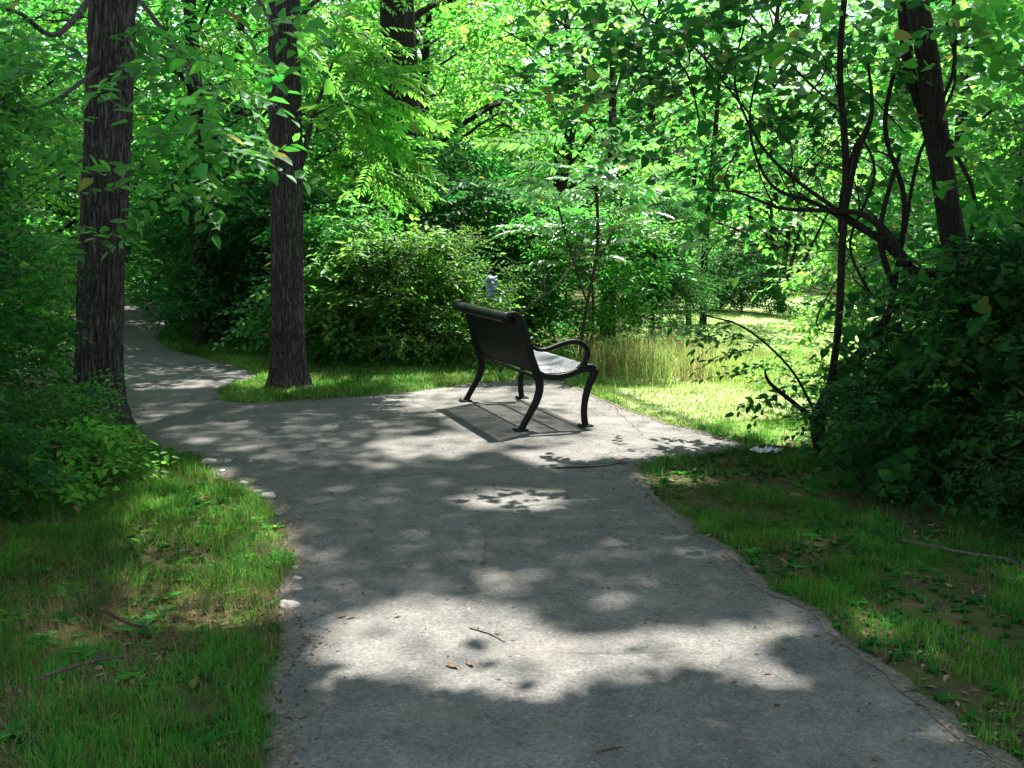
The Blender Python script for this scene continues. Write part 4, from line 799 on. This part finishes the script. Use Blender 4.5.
cover('undergrowth', 'oval', 5200, (-12, 12, 12.5, 30), LM['deep'], 'low shaded undergrowth on the woodland floor', lambda x, y, d: (d > .9) * (1 - ((x > .6) & (x < 9) & (y < 27))) * 1.0, 1.2, lift=.12, pitch=.25)
cover('undergrowth', 'oval', 1300, (-6, -3.3, 2, 9), LM['deep'], 'low shaded undergrowth behind the left bank', lambda x, y, d: (d > .9) * 1.0, .8, lift=.08, pitch=.25)
cover('undergrowth', 'oval', 1500, (2.7, 6.5, 3.4, 9.5), LM['deep'], 'low shaded undergrowth under the right thicket', lambda x, y, d: 1.0 + 0 * x, .8, lift=.08, pitch=.25)

# ------------------------------------------------------------------ the bench
RR = np.array([.0636, 7.8117, 0]); LD = np.array([-.33485, .94227, 0]); DD = np.array([.94227, .33485, 0]); LEN = 1.503
bench = tag(empty('park_bench', (RR[0], RR[1], PZ)), 'black metal park bench with rolled back and looped armrests, seen from behind', 'bench')
def bp(l, s, z): return tuple(LD * l + DD * s + [0, 0, z])
def bar(mb, prof, l, w, th=.05, n=6, half=.021):
    """sweep a rounded rectangular section along the (s, z) path; w = in-plane width, half = half thickness across"""
    P = [np.array(q) for q in spline([(a, b, 0) for a, b in prof], n)]; k = len(P)
    ws = np.interp(np.linspace(0, 1, k), np.linspace(0, 1, len(w)), w) / 2 if hasattr(w, '__len__') else np.full(k, w / 2)
    V = []; m = 12
    for i in range(k):
        t = P[min(i + 1, k - 1)] - P[max(i - 1, 0)]; t /= np.linalg.norm(t); nn = np.array([-t[1], t[0]])
        for j in range(m):
            a = 2 * math.pi * j / m; ca, sa = math.cos(a), math.sin(a); ca = math.copysign(abs(ca) ** .55, ca); sa = math.copysign(abs(sa) ** .55, sa)
            q = P[i][:2] + nn * ca * ws[i]; V.append(bp(l + sa * half, q[0], q[1]))
    F = [(i * m + j, i * m + (j + 1) % m, (i + 1) * m + (j + 1) % m, (i + 1) * m + j) for i in range(k - 1) for j in range(m)] + [tuple(range(m)), tuple((k - 1) * m + j for j in range(m))[::-1]]
    mb.add(V, F)
BACKP = [(.150, .40), (.134, .469), (.096, .576), (.066, .705), (.036, .817), (.005, .89), (-.042, .928), (-.090, .925), (-.112, .895)]
REAR = [(.005, .0), (.03, .045), (.08, .13), (.135, .225), (.162, .31), (.165, .37), (.150, .43)]
RAIL = [(.142, .46), (.205, .432), (.315, .418), (.42, .432), (.525, .468), (.60, .482), (.640, .465)]
ARM = [(.095, .672), (.14, .648), (.193, .640), (.25, .650), (.33, .674), (.418, .694), (.49, .692), (.555, .655), (.578, .605), (.568, .552), (.535, .505), (.49, .462)]
FRONT = [(.648, .465), (.630, .41), (.598, .345), (.570, .26), (.556, .18), (.553, .10), (.566, .0)]
for l in (.0, LEN):
    fr = empty('end_frame', (0, 0, 0)); fr.parent = bench
    m = MB(); bar(m, BACKP, l, [.062, .07, .062, .05, .045, .045, .045, .04, .035]); m.build('back_upright', BENCH, fr)
    m = MB(); bar(m, RAIL, l, [.06, .05, .05, .05, .055, .06, .06]); m.build('seat_rail', BENCH, fr)
    m = MB(); bar(m, ARM, l, [.03, .03, .032, .036, .04, .042, .042, .042, .042, .042, .042, .04], half=.024); m.build('armrest', BENCH, fr)
    for nm, prof in (('rear_leg', REAR), ('front_leg', FRONT)):
        m = MB(); bar(m, prof, l, [.056, .05, .052, .06, .064, .066, .064] if nm == 'rear_leg' else [.068, .064, .058, .054, .05, .05, .054])
        c = prof[0] if nm == 'rear_leg' else prof[-1]
        V = [bp(l + a, c[0] + b, z) for z in (0.0, .012) for a, b in ((-.045, -.055), (.045, -.055), (.045, .055), (-.045, .055))]
        m.add(V, [(3, 2, 1, 0), (4, 5, 6, 7), (0, 1, 5, 4), (1, 2, 6, 5), (2, 3, 7, 6), (3, 0, 4, 7)])
        lg = m.build(nm, BENCH, fr)
        bo = MB(); p = bp(l + .03, c[0] - .04, .012); bo.tube([p, (p[0], p[1], .022)], .008, 6); bo.build('bolt', BENCH, fr)
# strap seat and back: flat vertical straps with gaps, on cross tubes
def straps(profile, l0, l1, n, w, th, mb, off=0):
    P = spline([(a, b, 0) for a, b in profile], 5); k = len(P)
    for i in range(n):
        c = l0 + (l1 - l0) * (i + .5) / n; V = []
        for q in range(k):
            t = P[min(q + 1, k - 1)] - P[max(q - 1, 0)]; t /= np.linalg.norm(t); nn = np.array([-t[1], t[0]])
            for a, b in ((-w / 2, -th / 2), (w / 2, -th / 2), (w / 2, th / 2), (-w / 2, th / 2)): s_ = P[q][:2] + nn * (b + off); V.append(bp(c + a, s_[0], s_[1]))
        F = [(x * 4 + j, x * 4 + (j + 1) % 4, (x + 1) * 4 + (j + 1) % 4, (x + 1) * 4 + j) for x in range(k - 1) for j in range(4)] + [(0, 1, 2, 3), tuple((k - 1) * 4 + j for j in (3, 2, 1, 0))]
        mb.add(V, F)
SEATP = [(.175, .425), (.24, .428), (.33, .424), (.43, .434), (.53, .462), (.60, .476), (.642, .462), (.655, .436)]
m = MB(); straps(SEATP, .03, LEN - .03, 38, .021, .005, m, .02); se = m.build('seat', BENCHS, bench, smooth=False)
BK = [(.170, .44), (.138, .50), (.108, .58), (.082, .68), (.054, .79), (.026, .868), (-.004, .91), (-.040, .928)]
m = MB(); straps(BK, .03, LEN - .03, 38, .029, .005, m, .0); bk = m.build('backrest', BENCH, bench, smooth=False)
m = MB(); m.tube([bp(.02 + (LEN - .04) * i / 10, -.072, .893) for i in range(11)], .043, 20); m.build('top_roll', BENCH, bench)
for s_, z_, nm in ((.16, .415, 'cross_tube'), (.62, .445, 'cross_tube'), (.39, .405, 'cross_tube')):
    m = MB(); m.tube([bp(.02, s_, z_), bp(LEN - .02, s_, z_)], .013, 10); m.build(nm, BENCH, bench)

# ------------------------------------------------------------------ small things
def stone(px, py, size, label, mat=STONE, sq=.5):
    p = at(px, py); bm = bmesh.new(); bmesh.ops.create_icosphere(bm, subdivisions=3, radius=size)
    sd = random.uniform(0, 50); ax = random.uniform(.75, 1.3)
    for v in bm.verts:
        q = v.co.normalized(); k = 1 + .35 * mnoise.noise(q * 1.4 + Vector((sd, 0, 0))) + .08 * mnoise.noise(q * 5 + Vector((sd, 0, 0))); v.co = Vector((q.x * ax, q.y / ax, q.z * sq)) * size * k
    me = bpy.data.meshes.new('stone'); bm.to_mesh(me); bm.free(); me.materials.append(mat)
    for f in me.polygons: f.use_smooth = True
    o = bpy.data.objects.new('stone', me); C.objects.link(o); z = float(gz_at(p[0], p[1])[0]); z = max(z, 0) if not inside(TRAIL, np.array([p[0]]), np.array([p[1]]))[0] else PZ
    o.location = (p[0], p[1], z + size * sq * .35); o.rotation_euler = (0, 0, random.uniform(0, 3)); tag(o, label, 'stone', 'pale stones along the left edge of the path')
stone(290, 607, .042, 'largest pale stone at the left path edge, beside the sunlit gravel')
stone(297, 581, .020, 'small round pale stone on the left path edge, second up from the largest stone')
stone(296, 569, .022, 'small pale stone on the left path edge, just above the round one')
stone(298, 592, .014, 'tiny pale pebble right above the largest stone')
stone(208, 464, .055, 'broad pale stone where the left grass meets the wide paving')
stone(196, 470, .040, 'pale stone just left of the broad one at the grass corner')
stone(228, 463, .028, 'small pale stone right of the broad one at the grass corner')
stone(243, 484, .028, 'pale stone halfway along the upper left grass edge')
stone(268, 499, .048, 'flat pale stone at the bulge of the upper left grass edge')
stone(258, 494, .024, 'small pale stone touching the flat one at the grass bulge')
stone(222, 473, .020, 'pebble between the corner stones and the flat stone')
stone(250, 463, .016, 'pebble lying out on the paving right of the corner stones')
stone(215, 478, .014, 'tiny pebble in the grass below the corner stones')
def fallen(px, py, size, label, mat=DEADLEAF, w=.38, curl=.3):
    p = at(px, py, PZ); n = 7; V = []; F = []; a0 = random.uniform(0, 6.28)
    for i in range(n + 1):
        t = i / n; hw = w * size * .5 * math.sin(math.pi * (.04 + .94 * t)) ** .8; z = curl * size * (t - .5) ** 2 * 2
        for j in (-1, 0, 1): V.append((size * (t - .5), j * hw, z + abs(j) * curl * hw * random.uniform(.5, .9)))
    for i in range(n):
        for j in range(2): q = i * 3 + j; F.append((q, q + 1, q + 4, q + 3))
    m = MB(); m.add(V, F); m.tube([(-size * .5, 0, .012 * 1), (-size * .75, .1 * size, .002)], .0012, 5)
    o = m.build('fallen_leaf', mat); o.location = (p[0], p[1], p[2] + .004); o.rotation_euler = (0, 0, a0)
    return tag(o, label, 'leaf', 'dead leaves lying on the path')
for a in [(452, 667, .06, 'curled tan leaf in the middle of the big sunlit patch'), (470, 665, .05, 'tan leaf touching the curled one in the sunlit patch'), (462, 562, .045, 'dark leaf lying alone in the shade above the sunlit patch'),
          (342, 617, .045, 'tan leaf beside the left grass edge near the largest stone'), (352, 618, .045, 'small leaf next to the one near the largest stone'), (279, 699, .05, 'leaf low on the left path edge by the grass'),
          (768, 674, .035, 'yellow leaf on the right in the leaf shadow'), (838, 641, .035, 'yellow leaf near the right path edge'), (600, 526, .035, 'small dark leaf near the middle of the shaded path'),
          (735, 682, .03, 'small brown leaf left of the yellow one in the leaf shadow'), (497, 634, .03, 'tiny tan leaf right above the sunlit patch'), (604, 470, .03, 'small dark leaf next to the paving joint'), (622, 473, .028, 'dark crumb of leaf at the right end of the paving joint'),
          (302, 718, .035, 'dark leaf at the bottom left corner of the path'), (876, 760, .035, 'brown leaf near the bottom right edge'), (410, 566, .03, 'small tan leaf in the left half of the shaded path')]:
    fallen(*a)
def twig(pts, r, label, mat=TWIG, side=None, name='fallen_twig', grp='fallen twigs'):
    P = [at(x, y, PZ + z) for x, y, z in pts]; o0 = P[0]; m = MB(); m.tube(spline([p - o0 for p in P], 6), list(np.linspace(r, r * .45, 6 * (len(P) - 1) + 1)), 6)
    for s_ in (side or []):
        Q = [at(x, y, PZ + z) - o0 for x, y, z in s_]; m.tube(spline(Q, 5), list(np.linspace(r * .5, r * .25, 5 * (len(Q) - 1) + 1)), 5)
    o = m.build(name, mat); o.location = tuple(o0); return tag(o, label, 'twig', grp)
twig([(40, 678, .10), (90, 662, .09), (140, 655, .08)], .008, 'grey stick lying in the lower left grass', PALE, [[(90, 662, .09), (110, 650, .1)]])
twig([(100, 608, .12), (125, 622, .1), (148, 628, .09)], .008, 'short dark stick on the bald patch of the left verge', TWIG)
twig([(597, 752, .004), (612, 748, .004), (624, 746, .004)], .004, 'short pale stick near the bottom middle of the path', PALE)
twig([(960, 638, .03), (980, 648, .05), (998, 655, .06)], .005, 'pale stick on the right verge grass', PALE)
twig([(905, 692, .005), (920, 686, .006), (936, 680, .02)], .004, 'pale twig at the right edge of the path', PALE)
twig([(470, 628, .003), (490, 634, .003), (505, 642, .003)], .003, 'thin curved twig above the big sunlit patch', PALE)
twig([(555, 468, .004), (600, 466, .006), (628, 462, .006)], .006, 'long dark twig lying on the paving joint', TWIG)
twig([(760, 446, .03), (785, 447, .05), (815, 452, .05)], .010, 'dark stick beside the white litter', TWIG)
twig([(900, 540, .03), (960, 552, .09), (1010, 560, .1), (1030, 575, .1)], .010, 'long pale stick in the dark right thicket', PALE)
# white crumpled litter
def crumple(name, loc, sx, sy, sz, mat, label, cat, seed, res=14, taper=0, jit=.15):
    V = []; F = []
    for i in range(res):
        for j in range(res):
            u, v = i / (res - 1) - .5, j / (res - 1) - .5; q = Vector((u * 5, v * 5, seed))
            V.append((u * sx * (1 - taper * (.5 - v)) + jit * 2 * sx * mnoise.noise(q * .8), v * sy + jit * sy * mnoise.noise(q + Vector((9, 0, 0))), sz * (.4 + 1.2 * abs(mnoise.noise(q + Vector((0, 9, 0)))))))
    for i in range(res - 1):
        for j in range(res - 1): F.append((i * res + j, (i + 1) * res + j, (i + 1) * res + j + 1, i * res + j + 1))
    m = MB(); m.add(V, F); o = m.build(name, mat, smooth=False); o.location = loc
    o.modifiers.new('thick', 'SOLIDIFY').thickness = .002
    return tag(o, label, cat)
p = at(765, 453, .02); crumple('paper_litter', (p[0], p[1], .01), .17, .10, .05, PAPER, 'crumpled white paper litter on the grass corner right of the bench', 'litter', 3)
# pale blue sheet caught in the twigs and the bare branches behind the bench
bz_ = at(490, 288, d=11.25); bg = crumple('plastic_bag', tuple(bz_), .13, .24, .10, BAG, 'pale blue plastic bag snagged in the bush behind the bench', 'bag', 8, 22, .75, .3); bg.rotation_euler = (math.radians(80), .1, .2)
BR0 = at(516, 345, d=10.7)
db = tag(empty('dead_branch', (BR0[0], BR0[1], 0)), 'bare pale dead branch sticking up behind the bench back', 'branch')
mb = MB(); q0 = np.array([BR0[0], BR0[1], 0])
for pts, r0, r1 in [([(500, 372, 10.7), (515, 322, 10.7), (535, 302, 10.7), (556, 288, 10.7)], .016, .008), ([(545, 296, 10.7), (543, 275, 10.65), (530, 255, 10.6), (522, 238, 10.6)], .009, .003), ([(541, 290, 10.7), (546, 268, 10.75), (552, 252, 10.8)], .006, .003),
                    ([(536, 300, 10.7), (530, 285, 10.6), (534, 268, 10.6)], .005, .002), ([(556, 288, 10.7), (580, 250, 10.9), (585, 215, 11)], .010, .005), ([(515, 330, 10.7), (490, 300, 10.6), (465, 285, 10.5), (445, 280, 10.5)], .005, .003), ([(508, 320, 10.6), (508, 300, 10.6), (500, 290, 10.6)], .004, .003)]:
    P = spline([at(a, b, d=c) - q0 for a, b, c in pts], 5); mb.tube(P, list(np.linspace(r0, r1, len(P))), 6)
mb.build('branches', PALE, db)
